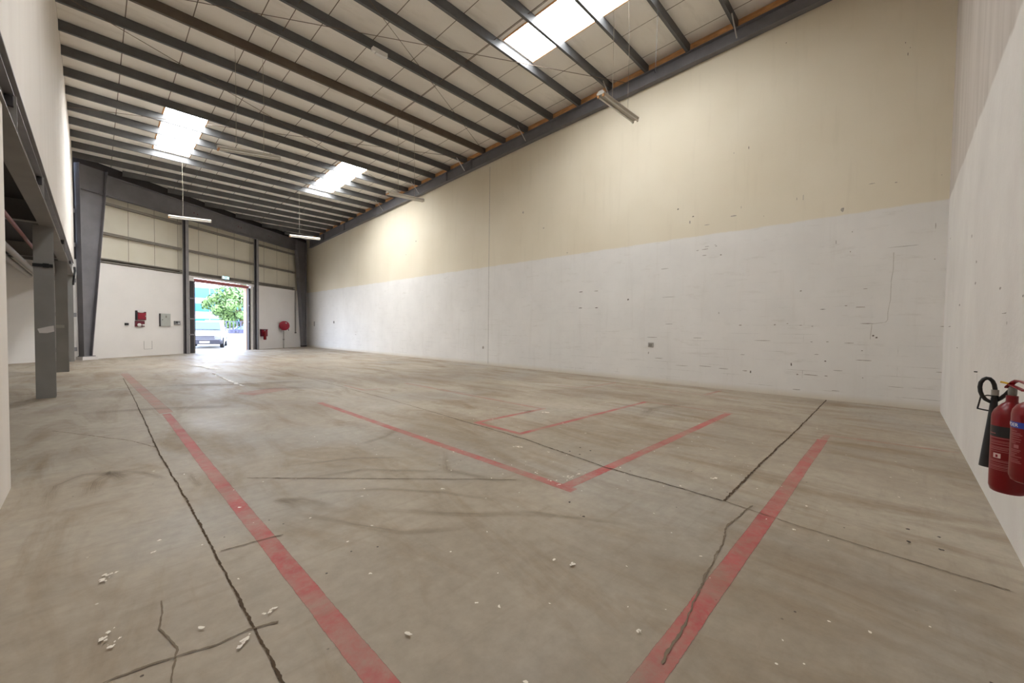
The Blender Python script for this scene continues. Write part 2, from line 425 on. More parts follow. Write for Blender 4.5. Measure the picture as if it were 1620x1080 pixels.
# ------------------------------------------------------------------ floor markings and joints (parts of the floor)
def ribbon(pts, w, z=.0015, jit=0, step=.08, seed=1, uv=False, plane='z', wj=0):
    """flat strip following pts; plane z: on the floor, x: on the right wall, y: on the near wall"""
    rnd = random.Random(seed); P = []
    for i in range(len(pts)-1):
        a, b = Vector(pts[i]), Vector(pts[i+1]); L = (b-a).length; n = max(1, int(L/step))
        for q in range(n): P.append(a + (b-a)*(q/n))
    P.append(Vector(pts[-1]))
    if jit:
        d = 0
        for i in range(1, len(P)-1):
            d = d*.8 + rnd.uniform(-jit, jit); t = (P[i+1]-P[i-1]).normalized(); P[i] = P[i] + Vector((-t[1], t[0]))*d
    mb = MB(); vs = []; uvs = []
    for i, p in enumerate(P):
        t = (P[min(i+1,len(P)-1)] - P[max(i-1,0)]).normalized(); nrm = Vector((-t[1], t[0]))
        ww = (w(i/(len(P)-1)) if callable(w) else w)*(1+rnd.uniform(-wj, wj))
        for sg in (-1, 1):
            q = p + nrm*sg*ww/2
            vs.append((q[0],q[1],z) if plane == 'z' else ((XR-z, q[0], q[1]) if plane == 'x' else (q[0], -.61+z, q[1])))
            uvs.append((i/(len(P)-1), (sg+1)/2))
    mb.add(vs, [(2*i,2*i+1,2*i+3,2*i+2) for i in range(len(P)-1)])
    if uv: mb.uv = uvs
    return mb
RED = [([(.81,8.6),(.80,5.0),(.80,1.0),(.80,-.3)], .10, 'redline'), ([(3.0,8.0),(2.99,5.0),(3.0,2.08)], .10, 'redline'),
       ([(3.04,2.19),(5.0,2.17),(7.86,2.16)], .105, 'redline'), ([(6.9,.71),(3.0,.71),(.2,.71)], .105, 'redline'),
       ([(7.92,2.1),(7.9,3.72)], .07, 'redfaint'), ([(7.88,3.72),(4.08,3.77)], .08, 'redline'),
       ([(4.11,3.74),(4.11,4.72)], .08, 'redline'), ([(4.08,4.69),(5.78,4.69)], .08, 'redline'),
       ([(5.72,4.67),(5.72,9.4)], .09, 'redfaint'), ([(6.87,.7),(7.27,.69),(7.34,-.05),(7.4,-.58)], .07, 'redfaint'),
       ([(.82,8.7),(.62,16.5)], .16, 'redfaint'), ([(8.45,6.5),(8.6,5.73)], .08, 'redfaint'), ([(8.55,5.73),(10.2,5.71)], .08, 'redfaint'),
       ([(9.74,3.2),(10.8,3.15)], .09, 'redfaint'), ([(9.6,5.4),(9.8,4.2),(9.78,2.5)], .06, 'redfaint'),
       ([(4.35,10.0),(4.34,8.9),(4.75,8.88)], .09, 'redfaint'), ([(2.2,10.0),(3.1,10.4)], .5, 'redfaint')]
for i, (p, w, m) in enumerate(RED):
    ribbon(p, w*1.1, .0012+i*.00012, .0015, .1, 20+i, True, wj=.03).build('painted_line', m, FLOOR)
JO = [([(.54,15.0),(.54,11.1),(.5,6),(.52,4.1),(.52,2.7),(.52,1.8),(.53,-.5)], .0128, .004), ([(3.74,1.05),(3.76,1.6),(3.75,2.2),(3.95,3.5),(4.02,4.8),(4.15,7.4),(4.2,10.6),(4.15,15.2),(4.1,20)], .013, .006),
      ([(3.74,1.04),(5.0,1.06),(7.5,1.06),(11.1,1.1)], .021, .004), ([(3.74,1.03),(3.66,.5),(3.62,-.05),(3.6,-.5)], .007, .003),
      ([(-3,13.0),(.83,12.62),(2.2,12.4),(4.2,12.1)], .02, .006), ([(1.0,4.45),(1.9,3.55),(2.82,2.62)], .012, .004),
      ([(3.81,.84),(3.5,.87),(3.24,.88),(2.87,.82),(2.59,.80),(2.44,.77),(1.7,.70)], .009, .008), ([(.61,2.15),(.5,2.2),(.35,2.2),(.08,2.26),(-.2,2.3)], .008, .008),
      ([(.23,2.75),(.2,2.5),(.24,2.3),(.2,2.05)], .006, .006), ([(-.4,8.2),(.3,6.9),(.5,6.3)], .008, .006), ([(.55,3.1),(.75,3.08),(.9,3.05)], .008, .006)]
for i, (p, w, j) in enumerate(JO):
    ribbon(p, w*(1.5 if w > .01 else 2.2), .0042+i*.0001, j*.7, .03, 60+i, True, wj=.35).build('joint', 'crack' if w > .0125 else 'hair', FLOOR)
SC = [([(-.28,4.7),(-.26,5.38),(-.09,5.6),(.1,5.5),(.2,5.0)], .14), ([(-.05,4.8),(0,5.3),(.1,5.5),(.25,5.2)], .2), ([(.2,5.5),(.32,5.3),(.45,4.9)], .1),
      ([(.5,5.07),(.63,4.95),(.66,4.4)], .08), ([(1.0,3.72),(1.21,3.57),(1.31,3.25)], .12), ([(1.0,3.4),(1.27,2.95),(1.5,2.5),(2.0,2.1)], .09), ([(1.2,3.7),(1.8,3.3),(2.12,2.86),(2.4,2.3)], .08),
      ([(1.3,4.56),(2.0,4.3),(2.45,3.9)], .1), ([(1.2,4.1),(1.9,3.9),(2.5,3.2)], .09), ([(1.13,3.4),(1.05,3.75)], .13), ([(3.06,5.2),(2.7,4.9),(2.2,4.75)], .14), ([(2.9,3.9),(2.5,3.3),(2.7,2.6)], .1),
      ([(1.5,3.0),(2.0,2.4),(2.5,1.9)], .12), ([(2.3,2.2),(2.6,1.7),(2.75,1.4)], .07), ([(5.1,4.55),(5.4,4.7),(5.2,5.0)], .18), ([(6.2,3.0),(7.2,3.3),(8.4,3.0)], .35)
      , ([(-.3,9.5),(.8,9.2),(2,8.4)], .4), ([(1.2,12.5),(2.6,11.8),(4.2,11.2)], .6), ([(2.5,10.7),(3.2,10.4),(3.6,9.9)], .4)]
for i, (p, w) in enumerate(SC):
    ribbon(p, w, .0060+i*.0002, .004, .05, 90+i, True).build('tyre_scuff', 'scuff', FLOOR)
def blob(mb, x, y, r, rnd, el=1.0, ang=0, T=None):
    n = 9; pts = []
    for k in range(n):
        a = 2*pi*k/n; q = r*rnd.uniform(.4, 1.15); dx, dy = q*math.cos(a)*el, q*math.sin(a)
        pts.append((x+dx*math.cos(ang)-dy*math.sin(ang), y+dx*math.sin(ang)+dy*math.cos(ang)))
    zz = .0115+len(mb.f)*2e-6
    mb.add([T(*p) if T else (p[0],p[1],zz) for p in pts], [tuple(range(n))])
rnd = random.Random(5); mb = MB()
for x,y,r,el,an in [(.03,3.22,.03,1.4,.7),(.03,2.6,.02,2.2,1),(.04,2.51,.018,1.6,1),(.46,2.12,.025,2.4,.6),(.61,2.26,.02,1.4,.4),(.25,3.37,.012,2,.3),(.29,3.53,.012,1,.3),(2.04,1.41,.018,1,0),(1.8,.86,.012,1.3,0),(2.16,2.92,.02,1.8,2.4),(4.23,1.27,.03,1.6,2.4),(3.61,3.34,.03,1.6,2.2),(5.5,4.41,.05,2.2,2.3),(3.55,.51,.012,1,0)]:
    for q in range(9):
        dd = rnd.gauss(0,.55)*r*el; ee = rnd.gauss(0,.4)*r
        blob(mb, x+dd*math.cos(an)-ee*math.sin(an), y+dd*math.sin(an)+ee*math.cos(an), r*rnd.uniform(.18,.55), rnd, 1.3, an)
for _ in range(210):
    x, y = rnd.uniform(.3, 8), rnd.uniform(-.4, 5.5)
    blob(mb, x, y, rnd.uniform(.003, .010), rnd, rnd.uniform(1, 2.4), rnd.uniform(0, 3))
for x,y in [(2.98,2.24),(3.05,2.35),(3.1,2.6),(3.2,2.28),(3.3,2.27),(3.4,2.29),(3.15,2.25),(3.25,2.3)]:
    for q in range(3): blob(mb, x+rnd.uniform(-.06,.06), y+rnd.uniform(-.04,.04), rnd.uniform(.006,.014), rnd)
mb.build('paint_spatter', 'spatter', FLOOR, kind='stuff')
ribbon([(2.5,15.0),(2.48,13),(2.51,11.4)], .12, .0118, .03, .12, 12, True, wj=.5).build('pale_streak', 'streak', FLOOR, label='long white paint smear near the doorway')
ribbon([(2.55,18.6),(2.75,17.4),(2.9,16.4)], .45, .0116, .05, .2, 13, True, wj=.3).build('pale_streak', 'streak', FLOOR, label='pale patch before the doorway')  # broad pale ribbon with ragged edges on the floor
mb = MB()
for x,y in [(4.17,-.09),(3.92,-.09),(4.17,-.25),(3.93,-.25),(3.92,2.79),(4.14,2.79),(4.12,2.63),(3.91,2.64),(2.75,1.95),(2.62,1.72)]:
    blob(mb, x, y, .016, rnd)
mb.build('anchor_hole', 'hole', FLOOR, label='dark bolt holes drilled in the slab', kind='stuff')

# wall chips and scratches
MARK = [(.4,1.45,.045,.052),(.35,1.41,.045,.043),(.56,1.12,.033,.026),(1.78,.79,.032,.107),(1.17,.87,.051,.037),(.61,1.69,.263,.027),(2.6,1.28,.483,.021),(.68,.92,.363,.022),(.86,2.07,.063,.027),(.71,2.03,.234,.022),(1.3,2.0,.148,.019),(2.61,.54,.045,.083),(2.78,.53,.139,.031),(1.58,.54,.344,.029),(1.67,.54,.055,.048),(1.16,.54,.073,.028),(1.77,.18,.238,.024),(-.47,.76,.299,.02),(-.44,2.92,.025,.032),(-.44,3.62,.014,.176),(1.04,3.5,.014,.136),(.78,3.63,.021,.036),(.8,3.22,.021,.045),(3.37,3.46,.06,.054),(3.48,3.69,.051,.033),(3.96,3.63,.097,.028),(3.81,3.48,.158,.022),(3.76,3.7,.147,.022),(1.66,2.44,.055,.048),(2.88,1.66,.075,.042),(2.14,1.67,.051,.04),(1.89,1.69,.049,.024),(1.42,1.63,.046,.028),(1.65,1.65,.071,.024),(3.36,2.0,.025,.097),(4.78,1.68,.297,.024),(4.94,3.23,.301,.024),(4.95,2.43,.537,.018),(3.34,.54,.297,.022),(3.84,.57,.368,.022),(4.46,.54,.453,.018),(2.84,.92,.14,.021),(1.43,1.28,.053,.024),(1.15,1.29,.058,.028),(.53,.56,.027,.035),(.58,2.41,.099,.022),(-.55,1.63,.1,.02),(5.23,.89,.038,.11),(5.07,.71,.308,.024),(.86,1.27,.207,.018),(1.36,1.0,.113,.019),(4.02,1.31,.323,.023),(5.34,1.3,.441,.025),(1.02,.67,.212,.018),(1.04,.23,.178,.018),(.17,.41,.335,.013),(.25,3.21,.54,.013),(3.5,3.72,.041,.027),(.08,7.21,.017,.032),(.01,7.08,.017,.024),(.04,7.01,.017,.103),(2.08,8.15,.032,.028),(2.78,6.02,.022,.108),(3.11,5.96,.019,.061),(.98,4.18,.074,.148),(.55,4.56,.126,.017),(1.77,4.57,.015,.111),(1.65,4.61,.015,.183),(3.15,4.39,.185,.041),(2.42,4.26,.025,.029),(2.91,4.6,.018,.1),(-.49,4.49,.016,.023),(.15,4.5,.047,.024),(9.26,5.11,.097,.062),(4.49,4.84,.067,.058),(4.08,4.56,.055,.047),(7.67,2.74,.179,.035),(7.1,2.74,.182,.034),(7.69,2.22,.18,.041),(7.05,2.21,.142,.039),(5.93,2.44,.08,.074),(10.25,5.89,.071,.13),(3.86,3.64,.263,.028),(3.78,4.27,.174,.028),(4.15,4.47,.037,.141),(8.2,4.1,.073,.047),(12.43,.8,.162,.182),(17.45,5.83,.105,.101),(24.14,1.06,.239,.045),(18.33,5.25,.056,.06)]
DEEP = {0,1,3,4,58,59,60,61,62,74,75,76,78,79,80,2,10,11}
mb, md = MB(), MB()
for i, (y,z,w,h) in enumerate(MARK):
    n = 8; pts = []
    for k in range(n):
        a = 2*pi*k/n; q = rnd.uniform(.65, 1.05)
        pts.append((XR-.0015, y-w/2+.5*w*q*math.cos(a)*.9, z-h/2+.5*h*q*math.sin(a)*.8))
    (md if i in DEEP else mb).add(pts, [tuple(range(n))])
mb.build('wall_scratch', 'mark', WALL_R, kind='stuff'); md.build('wall_chip', 'chip', WALL_R, kind='stuff')
ribbon([(12.06,8.0),(12.05,4),(12.04,.05)], .022, .0012, .002, .12, 3, plane='x').build('movement_joint', 'mark', WALL_R, label='thin vertical joint down the long wall')
ribbon([(.12,3.1),(.14,2.4),(.17,1.75),(.2,1.7),(.4,1.66),(.42,1.35)], .016, .0012, .006, .06, 4, True, plane='x').build('crack', 'wallcrack', WALL_R)
mb = MB()
for (x,z,w,h) in [(8.66,1.29,.2,.027),(5.39,1.87,.12,.03),(4.99,1.57,.05,.033),(5.12,1.64,.12,.012),(6.97,2.31,.1,.05),(6.98,2.07,.12,.049),(4.46,1.74,.05,.022),(10.2,1.61,.6,.019),(5.26,1.64,.3,.008),(10.6,3.17,.2,.021),(7.5,2.7,.1,.06),(8.6,1.9,.2,.04)]:
    n = 8; pts = []
    for k in range(n):
        a = 2*pi*k/n; q = rnd.uniform(.5, 1.0)
        pts.append((x-w/2+.5*w*q*math.cos(a), -.6085, z-h/2+.5*h*q*math.sin(a)))
    mb.add(pts, [tuple(range(n))])
mb.build('wall_scratch', 'mark', WALL_N, kind='stuff')
mb = MB(); mb.tube([(6.45,-.61,1.07),(6.45,-.585,1.072)], .006, 6); mb.build('nail', 'black', WALL_N)
ribbon([(6.452,1.06),(6.445,.96)], .012, .0012, 0, .02, 4, plane='y').build('rust_run', 'mark', WALL_N)

# ------------------------------------------------------------------ steel frame
def lsec(ma, a0, b0, a1, b1): pass
# rafter along the right wall (tapered I section)
zbot = lambda y: 8.70 - .0462*y - .00003*y*y
RB = [(1,0),(16,0),(31.25,0)]
rf = thing('roof_rafter', (11.04, 15, zbot(15)), 'long tapered grey steel rafter along the top of the cream right wall', 'rafter')
ysr = [-.6,4,8,12,16,20,24,28,31.25]
def strip(mb, x0, x1, zlo, zhi):
    rings = [[(x0,y,zlo(y)),(x1,y,zlo(y)),(x1,y,zhi(y)),(x0,y,zhi(y))] for y in ysr]
    mb.loft(rings)
mb = MB(); strip(mb, 11.034,11.046, lambda y: zbot(y)+.012, lambda y: zb(y)-.016); mb.build('web','frame',rf)
mb = MB(); strip(mb, 10.95,11.13, zbot, lambda y: zbot(y)+.012); mb.build('flange','frame',rf)
mb = MB(); strip(mb, 10.95,11.08, lambda y: zb(y)-.015, lambda y: zb(y)-.002); mb.build('flange','frame',rf)
for y in (13.05, 14.75, 25.3, 28.6):
    mb = MB(); mb.box((10.955,y-.02,zbot(y)+.013),(11.033,y+.02,zb(y)-.018)); mb.build('stiffener','frame',rf)
for y0 in (3.6, 9.0, 20.0):
    pass
# roof purlins
KP = 26
for k in range(KP):
    y = 1.917 + 1.150*k
    x0 = -.515
    xw = (y - .15 - 24.3)/.7 + .30   # where the skewed far wall cuts it
    if xw > -.5: x0 = xw
    if x0 < -.495: x0 = -.495
    if y > 30.9: break
    z0 = zb(y)
    mb = MB()
    prof = [(0,0),(0,.235),(.065,.235),(.065,.220),(.008,.220),(.008,.008),(.062,.008),(.062,.024),(.07,.024),(.07,0)]
    rings = [[(x, y+a, z0+b+.002) for a,b in prof] for x in (x0, 11.075)]
    mb.loft(rings)
    extra = {0:', at the top edge'}.get(k, '')
    p = mb.build('purlin', 'brownsteel' if k in (9,) else 'steel', None, (x0, y, z0))
    tag(p, 'grey steel roof purlin, %s from the top right corner%s' % (ORD[k], extra) if k != 9 else 'brownish steel roof purlin that the two middle hanging lights are wired to', 'purlin', 'roof purlins')
# flange braces (every third purlin)
for n, k in enumerate((1,4,7,10,13,16)):
    y = 1.917+1.15*k
    mb = MB()
    a = Vector((10.50, y-.0162, zb(y)+.06)); b = Vector((10.93, y-.0162, zbot(y)+.05))
    mb.tube([a, b], .016, 6)
    o = mb.build('flange_brace', 'steelbright', None, tuple(a))
    tag(o, 'short pale strut bracing the rafter to a purlin, %s from the near end' % ORD[n], 'brace', 'flange braces')
# sag rods and cross rods under the roof lining
for n, x in enumerate((3.31, 7.18)):
    t = thing('sag_rod', (x, 1.92, zb(1.92)+.13), ('row of short steel tie rods between purlins, nearer the left wall', 'row of short steel tie rods between purlins, nearer the right wall')[n], 'tie rod', 'sag rods')
    for k in range(0, 21 if n == 0 else 23):
        y0 = 1.917+1.15*k
        mb = MB(); mb.tube([(x, y0+.0085, zb(y0)+.13),(x, y0+1.1495, zb(y0+1.15)+.13)], .009, 6); mb.build('rod', 'rod', t)
CR = [((-.485,12.55),(10.95,6.02),'near bay, falling towards the hanging tube at right'), ((-.485,6.05),(10.95,12.15),'near bay, meeting the rafter at the brownish purlin'),
      ((-.485,13.05),(10.95,18.35),'middle bay, sloping from left wall towards the far right corner'), ((-.485,18.9),(10.95,12.85),'middle bay, crossing above the two middle hanging lights')]
for i, (a, b, w) in enumerate(CR):
    mb = MB(); dz = .10 if i % 2 else .075
    mb.tube([(a[0],a[1],zb(a[1])-.012-.02*(i%2)),(b[0],b[1],zb(b[1])-.012-.02*(i%2))], .0075, 6)
    o = mb.build('bracing_rod', 'rod', None, (a[0],a[1],zb(a[1])))
    tag(o, 'thin diagonal roof bracing rod, ' + w, 'bracing rod', 'roof bracing rods')

# far portal: deep girder and two tapered columns, in the frame of the skewed wall
def flat(mb, pts, t0, t1):     # polygon in (s,z) extruded from t0 to t1
    n = len(pts)
    mb.loft([[(s,t0,z) for s,z in pts],[(s,t1,z) for s,z in pts]], W)
g = thing('eaves_girder', W(6,-.15,6.9), 'deep dark grey steel girder spanning the top of the far wall', 'girder')
mb = MB(); flat(mb, [(.44,6.93),(12.15,6.93),(12.15,7.62),(.44,7.74)], -.155,-.14); mb.build('web','frame',g)
mb = MB(); mb.box((.44,-.27,6.90),(12.15,-.03,6.925),W); mb.build('flange','frame',g)
mb = MB(); flat(mb, [(.44,7.745),(12.15,7.625),(12.15,7.65),(.44,7.77)], -.27,-.03); mb.build('flange','frame',g)
for s in (4.4,7.2,9.6):
    mb = MB(); mb.box((s,-.16,7.3),(s+.05,-.156,7.36),W); mb.build('bolt_plate','darkred',g)
    mb = MB(); mb.box((s+.2,-.16,7.27),(s+.25,-.156,7.33),W); mb.build('bolt_plate','darkred',g)
def WL(s_, t, z): return W(s_-.20, t, z)
def flatL(mb, pts, t0, t1): flat(mb, [(a-.20, b) for a, b in pts], t0, t1)
c = thing('portal_column', W(-.42,-.15,.14), 'tapered dark grey steel column left of the far wall, beside the mezzanine', 'column', 'far wall columns')
mb = MB(); flatL(mb, [(-.30,.16),(-.06,.16),(.60,7.9),(-.36,7.9)], -.155,-.14); mb.build('web','frame',c)
mb = MB(); flatL(mb, [(-.325,.16),(-.30,.16),(-.36,7.9),(-.385,7.9)], -.28,-.02); mb.build('flange','frame',c)
mb = MB(); flatL(mb, [(-.06,.16),(-.035,.16),(.63,7.9),(.605,7.9)], -.28,-.02); mb.build('flange','frame',c)
mb = MB(); mb.box((-.28,-.27,6.88),(.50,-.16,6.90),WL); mb.build('stiffener','frame',c)
mb = MB(); mb.box((-.36,-.30,.13),(.06,-.01,.158),WL); mb.build('base_plate','frame',c)
mb = MB(); mb.box((-.42,-.34,.0),(.12,-.005,.13),WL); mb.build('plinth','pale',c, label='white concrete plinth')
c = thing('portal_column', W(13.0,-.15,.1), 'tapered dark slate steel column in the far right corner', 'column', 'far wall columns')
mb = MB(); flat(mb, [(12.86,.13),(13.16,.13),(13.22,7.66),(12.19,7.66)], -.155,-.14); mb.build('web','frame',c)
mb = MB(); flat(mb, [(12.84,.13),(12.86,.13),(12.19,7.66),(12.17,7.66)], -.28,-.02); mb.build('flange','frame',c)
mb = MB(); flat(mb, [(13.16,.13),(13.19,.13),(13.245,7.66),(13.22,7.66)], -.25,-.05); mb.build('flange','frame',c)
mb = MB(); mb.box((12.8,-.29,.10),(13.22,-.01,.128),W); mb.build('base_plate','frame',c)
mb = MB(); mb.box((12.82,-.26,0),(13.2,-.03,.10),W); mb.build('plinth','dark',c)

# posts beside the door opening
for (s, lab) in ((3.98,'grey steel post left of the doorway, floor to girder'), (8.62,'grey steel post right of the doorway, floor to girder')):
    p = thing('door_post', W(s,-.1,0), lab, 'post', 'door posts')
    mb = MB(); mb.box((s-.08,-.21,0),(s+.08,-.195,6.895),W); mb.build('flange','post',p)
    mb = MB(); mb.box((s-.08,-.028,0),(s+.08,-.015,6.895),W); mb.build('flange','post',p)
    mb = MB(); mb.box((s-.008,-.194,0),(s+.008,-.029,6.895),W); mb.build('web','dark',p)
# horizontal girts: three levels, each run broken by the posts
gl = [(4.10,.18,'lowest','wide dark ledge girt directly above the white wall'), (5.29,.11,'middle','steel girt halfway up the beige panels'), (6.58,.10,'uppermost','steel girt just below the girder')]
secs = [(.12,3.88,'left of the doorway'),(4.08,8.52,'above the doorway'),(8.72,12.3,'right of the doorway')]
for z,h,_,lab in gl:
    for a,b,w in secs:
        gt = thing('wall_girt', W(a,.05,z), lab+', '+w, 'girt', 'wall girts')
        mb = MB(); mb.box((a,-.01,z),(b,.155,z+.014),W); mb.box((a,-.01,z+.0145),(b,.004,z+.05),W); mb.build('lower_flange','girt',gt)
        mb = MB(); mb.box((a,.140,z+.0145),(b,.155,z+h-.0145),W); mb.build('web','girt',gt)
        mb = MB(); mb.box((a,-.01,z+h-.014),(b,.155,z+h),W); mb.box((a,-.01,z+h-.045),(b,.004,z+h-.0145),W); mb.build('upper_flange','girt',gt)
for n, z in enumerate((.36,1.74,3.12,4.55,5.9)):
    mb = MB(); mb.box((-1.5,-.08,z),(-.62,-.003,z+.16),W)
    o = mb.build('wall_girt','post',None,W(-.9,-.05,z))
    tag(o, 'short grey girt behind the mezzanine columns, ' + ('near the floor','at chest height','above head height','above the white wall top','highest of the row')[n], 'girt', 'short wall girts')

# ------------------------------------------------------------------ doorway
d = thing('door_1', W(6.3,0,0), 'open roller shutter doorway in the far wall', 'doorway'); d['kind'] = 'structure'
del d['category']; del d['label']
mb = MB(); mb.box((4.10,-.05,3.98),(8.52,.15,4.06),W); mb.build('lintel','pale',d)
mb = MB(); mb.box((S0-.20,.21,3.80),(S1+.05,.42,3.975),W); mb.build('shutter_curtain_roll','redlint',d)
mb = MB(); mb.box((4.27,-.02,0),(4.50,-.002,3.79),W); mb.build('guide_rail','dark',d)
mb = MB(); mb.box((S0+.002,.0,0),(S0+.05,.24,3.79),W); mb.build('jamb','dark',d)
for z in (.95,1.78,2.85):
    mb = MB(); mb.box((4.22,-.06,z),(4.52,-.022,z+.06),W); mb.build('bracket','post',d)
mb = MB(); mb.box((8.10,-.03,0),(8.22,.10,3.79),W); mb.build('guide_rail','dark',d)
mb = MB(); mb.box((8.245,-.05,0),(8.42,.10,3.90),W); mb.build('jamb','pale',d)
mb = MB(); mb.box((8.44,-.03,0),(8.50,.02,3.90),W); mb.build('edge_trim','frame',d)
mb = MB(); mb.box((8.18,.21,0),(8.36,.42,3.79),W); mb.build('reveal','peach',d)
for z in (1.7,2.7):
    mb = MB(); mb.box((8.08,-.05,z),(8.24,-.032,z+.05),W); mb.build('bracket','post',d)
ex = thing('exit_sign', W(6.3,-.1,4.14), 'small lit cyan and white emergency sign above the doorway', 'sign')
mb = MB(); mb.box((6.16,-.10,4.13),(6.62,-.03,4.29),W); mb.build('housing','white',ex)
mb = MB(); mb.box((6.18,-.104,4.145),(6.60,-.1005,4.275),W); lp_ = mb.build('lit_panel','exit',ex)
mb = MB(); mb.box((6.30,-.107,4.165),(6.48,-.1045,4.255),W); mb.build('pictogram','white',lp_)

# ------------------------------------------------------------------ equipment on the far wall
def wbox(name, a, b, mat, parent=None, **k):
    mb = MB(); mb.box(a, b, W); return mb.build(name, mat, parent, **k)
fc = thing('fire_cabinet', W(1.82,-.08,1.7), 'dark red box with scooped top, above the alarm board on the far wall', 'cabinet')
mb = MB(); pts = [(1.64,1.68),(2.02,1.68),(2.02,2.06)]+[(1.83+.19*math.cos(a), 2.06-.05*math.sin(a)) for a in [pi*q/8 for q in range(1,8)]]+[(1.64,2.09)]
flat(mb, pts, -.11,-.004); mb.build('body','darkred',fc)
wbox('side_panel', (1.62,-.115,1.66),(1.64,-.004,2.11), 'dark', fc); dr_ = wbox('door', (1.66,-.125,1.72),(2.0,-.1105,2.0), 'redfar', fc); wbox('handle', (1.96,-.145,1.83),(1.98,-.1255,1.89), 'steelbright', dr_)
ab = thing('alarm_board', W(1.8,-.05,1.4), 'dark red board carrying a white bell and call point on far wall', 'alarm')
wbox('backboard', (1.60,-.06,1.37),(1.99,-.004,1.63), 'darkred', ab)
mb = MB()
ctr = (1.74, 1.45); rings = []
for tt, r in ((-.061,.075),(-.10,.075),(-.12,.05),(-.125,.015)):
    rings.append([W(ctr[0]+r*math.cos(2*pi*q/20), tt, ctr[1]+r*math.sin(2*pi*q/20)) for q in range(20)])
mb.loft(rings, None, True); mb.build('bell','white',ab)
wbox('call_point', (1.87,-.10,1.42),(1.96,-.0605,1.48), 'white', ab)
sw = thing('isolator_switch', W(1.25,-.03,1.46), 'small black switch box left of the red alarm board', 'switch')
wbox('box', (1.18,-.06,1.43),(1.31,-.004,1.53), 'black', sw); wbox('rocker', (1.22,-.07,1.46),(1.27,-.0605,1.50), 'dark', sw)
db = thing('distribution_board', W(2.95,-.08,1.4), 'grey metal electrical panel with a door, between alarm board and doorway', 'electrical panel')
wbox('body', (2.72,-.07,1.40),(3.20,-.004,2.02), 'panelgrey', db); wbox('side_edge', (2.70,-.075,1.40),(2.718,-.004,2.02), 'dark', db)
dr_ = wbox('door', (2.76,-.082,1.43),(3.17,-.0705,1.99), 'panelgrey', db); wbox('lock', (2.78,-.095,1.70),(2.80,-.0825,1.74), 'black', dr_); wbox('label_slot', (2.94,-.085,1.82),(3.0,-.0825,1.92),'girt',dr_)
so = thing('power_socket', W(3.56,-.03,1.48), 'pale double socket box just left of the door post', 'socket')
wbox('faceplate', (3.42,-.05,1.48),(3.72,-.004,1.67), 'post', so); wbox('switch_pair', (3.48,-.06,1.58),(3.58,-.0505,1.64), 'black', so); wbox('plug', (3.60,-.08,1.52),(3.65,-.0505,1.57), 'white', so)
hp = thing('access_hatch', W(2.2,0,.3), 'faint painted over hatch low on the white far wall', 'hatch')
wbox('panel', (2.0,-.006,.33),(2.34,-.002,.68), 'farlow', hp)
for a,b in (((1.985,-.008,.31),(2.0,-.002,.70)),((2.34,-.008,.31),(2.36,-.002,.70)),((1.985,-.008,.31),(2.36,-.002,.325))): wbox('frame_edge', a, b, 'conduit', hp)
# hose reel facing into the hall, with riser pipe
hr = thing('hose_reel', W(10.75,-.2,0), 'round red fire hose reel with riser pipe right of the doorway', 'hose reel')
cx, cy, cz = W(10.75,-.36,1.53); ax = Vector((cx,cy,0)).normalized()*-1; sd = Vector((-ax.y,ax.x,0))
def disc(mb, prof, n=28):
    rings = [[tuple(Vector((cx,cy,cz))+ax*d+sd*(r*math.cos(2*pi*q/n))+Vector((0,0,r*math.sin(2*pi*q/n)))) for q in range(n)] for r,d in prof]
    mb.loft(rings, None, True)
mb = MB(); disc(mb, [(.30,.0),(.32,.01),(.32,.025),(.29,.05),(.18,.075),(.04,.085)]); mb.build('front_flange','redfar',hr)
mb = MB(); disc(mb, [(.22,-.14),(.22,-.002)]); mb.build('hose_coil','black',hr)
mb = MB(); disc(mb, [(.31,-.17),(.31,-.142)]); mb.build('rear_flange','redfar',hr)
mb = MB(); oc = (cx,cy,cz); p_ = Vector(oc)+sd*(.10)+Vector((0,0,.17)); cx,cy,cz = p_
disc(mb, [(.05,.064),(.05,.072),(.03,.074)], 16); mb.build('tag','white',hr, label='small white tag'); cx,cy,cz = oc
pb = W(10.88,-.20,0)
mb = MB(); mb.tube([(pb[0],pb[1],0.0),(pb[0],pb[1],1.2)], .035, 10); mb.build('riser_pipe','conduit',hr)
mb = MB(); mb.tube([(pb[0],pb[1],.55),(pb[0],pb[1],.62)], .055, 10); mb.build('pipe_valve','girt',hr)
q0 = Vector((cx,cy,cz))+sd*(.25)+Vector((0,0,-.22))
mb = MB(); mb.tube([tuple(q0),tuple(q0+Vector((0,0,-.14)))], .022, 8); mb.build('nozzle','dark',hr)
mb = MB(); mb.box((10.70,-.30,1.48),(10.80,-.004,1.58),W); mb.build('wall_bracket','redfar',hr)
# red box with small extinguisher beside the door post
rb = thing('fire_blanket_box', W(9.3,-.06,.8), 'dark red box on the white wall behind the small extinguisher', 'box')
wbox('body', (9.02,-.14,.82),(9.50,-.004,1.25), 'darkred', rb); wbox('front_cover', (9.04,-.15,.86),(9.48,-.1405,1.22), 'redfar', rb); wbox('top_lid', (9.0,-.16,1.2505),(9.52,-.004,1.28), 'darkred', rb)
se = thing('small_extinguisher', W(9.14,-.26,.62), 'small red extinguisher hung in front of the dark red box right of doorway', 'fire extinguisher')
sx, sy, _ = W(9.14,-.25,0)
mb = MB(); mb.lathe([(.02,.60),(.075,.605),(.085,.63),(.085,1.08),(.06,1.15),(.03,1.17)], (sx,sy,0), 20); mb.build('cylinder','red',se)
mb = MB(); mb.lathe([(.025,1.171),(.03,1.2),(.015,1.23)], (sx,sy,0), 12); mb.build('valve','steelbright',se)
mb = MB(); mb.box((9.07,-.27,1.232),(9.23,-.23,1.255),W); mb.build('handle','black',se)
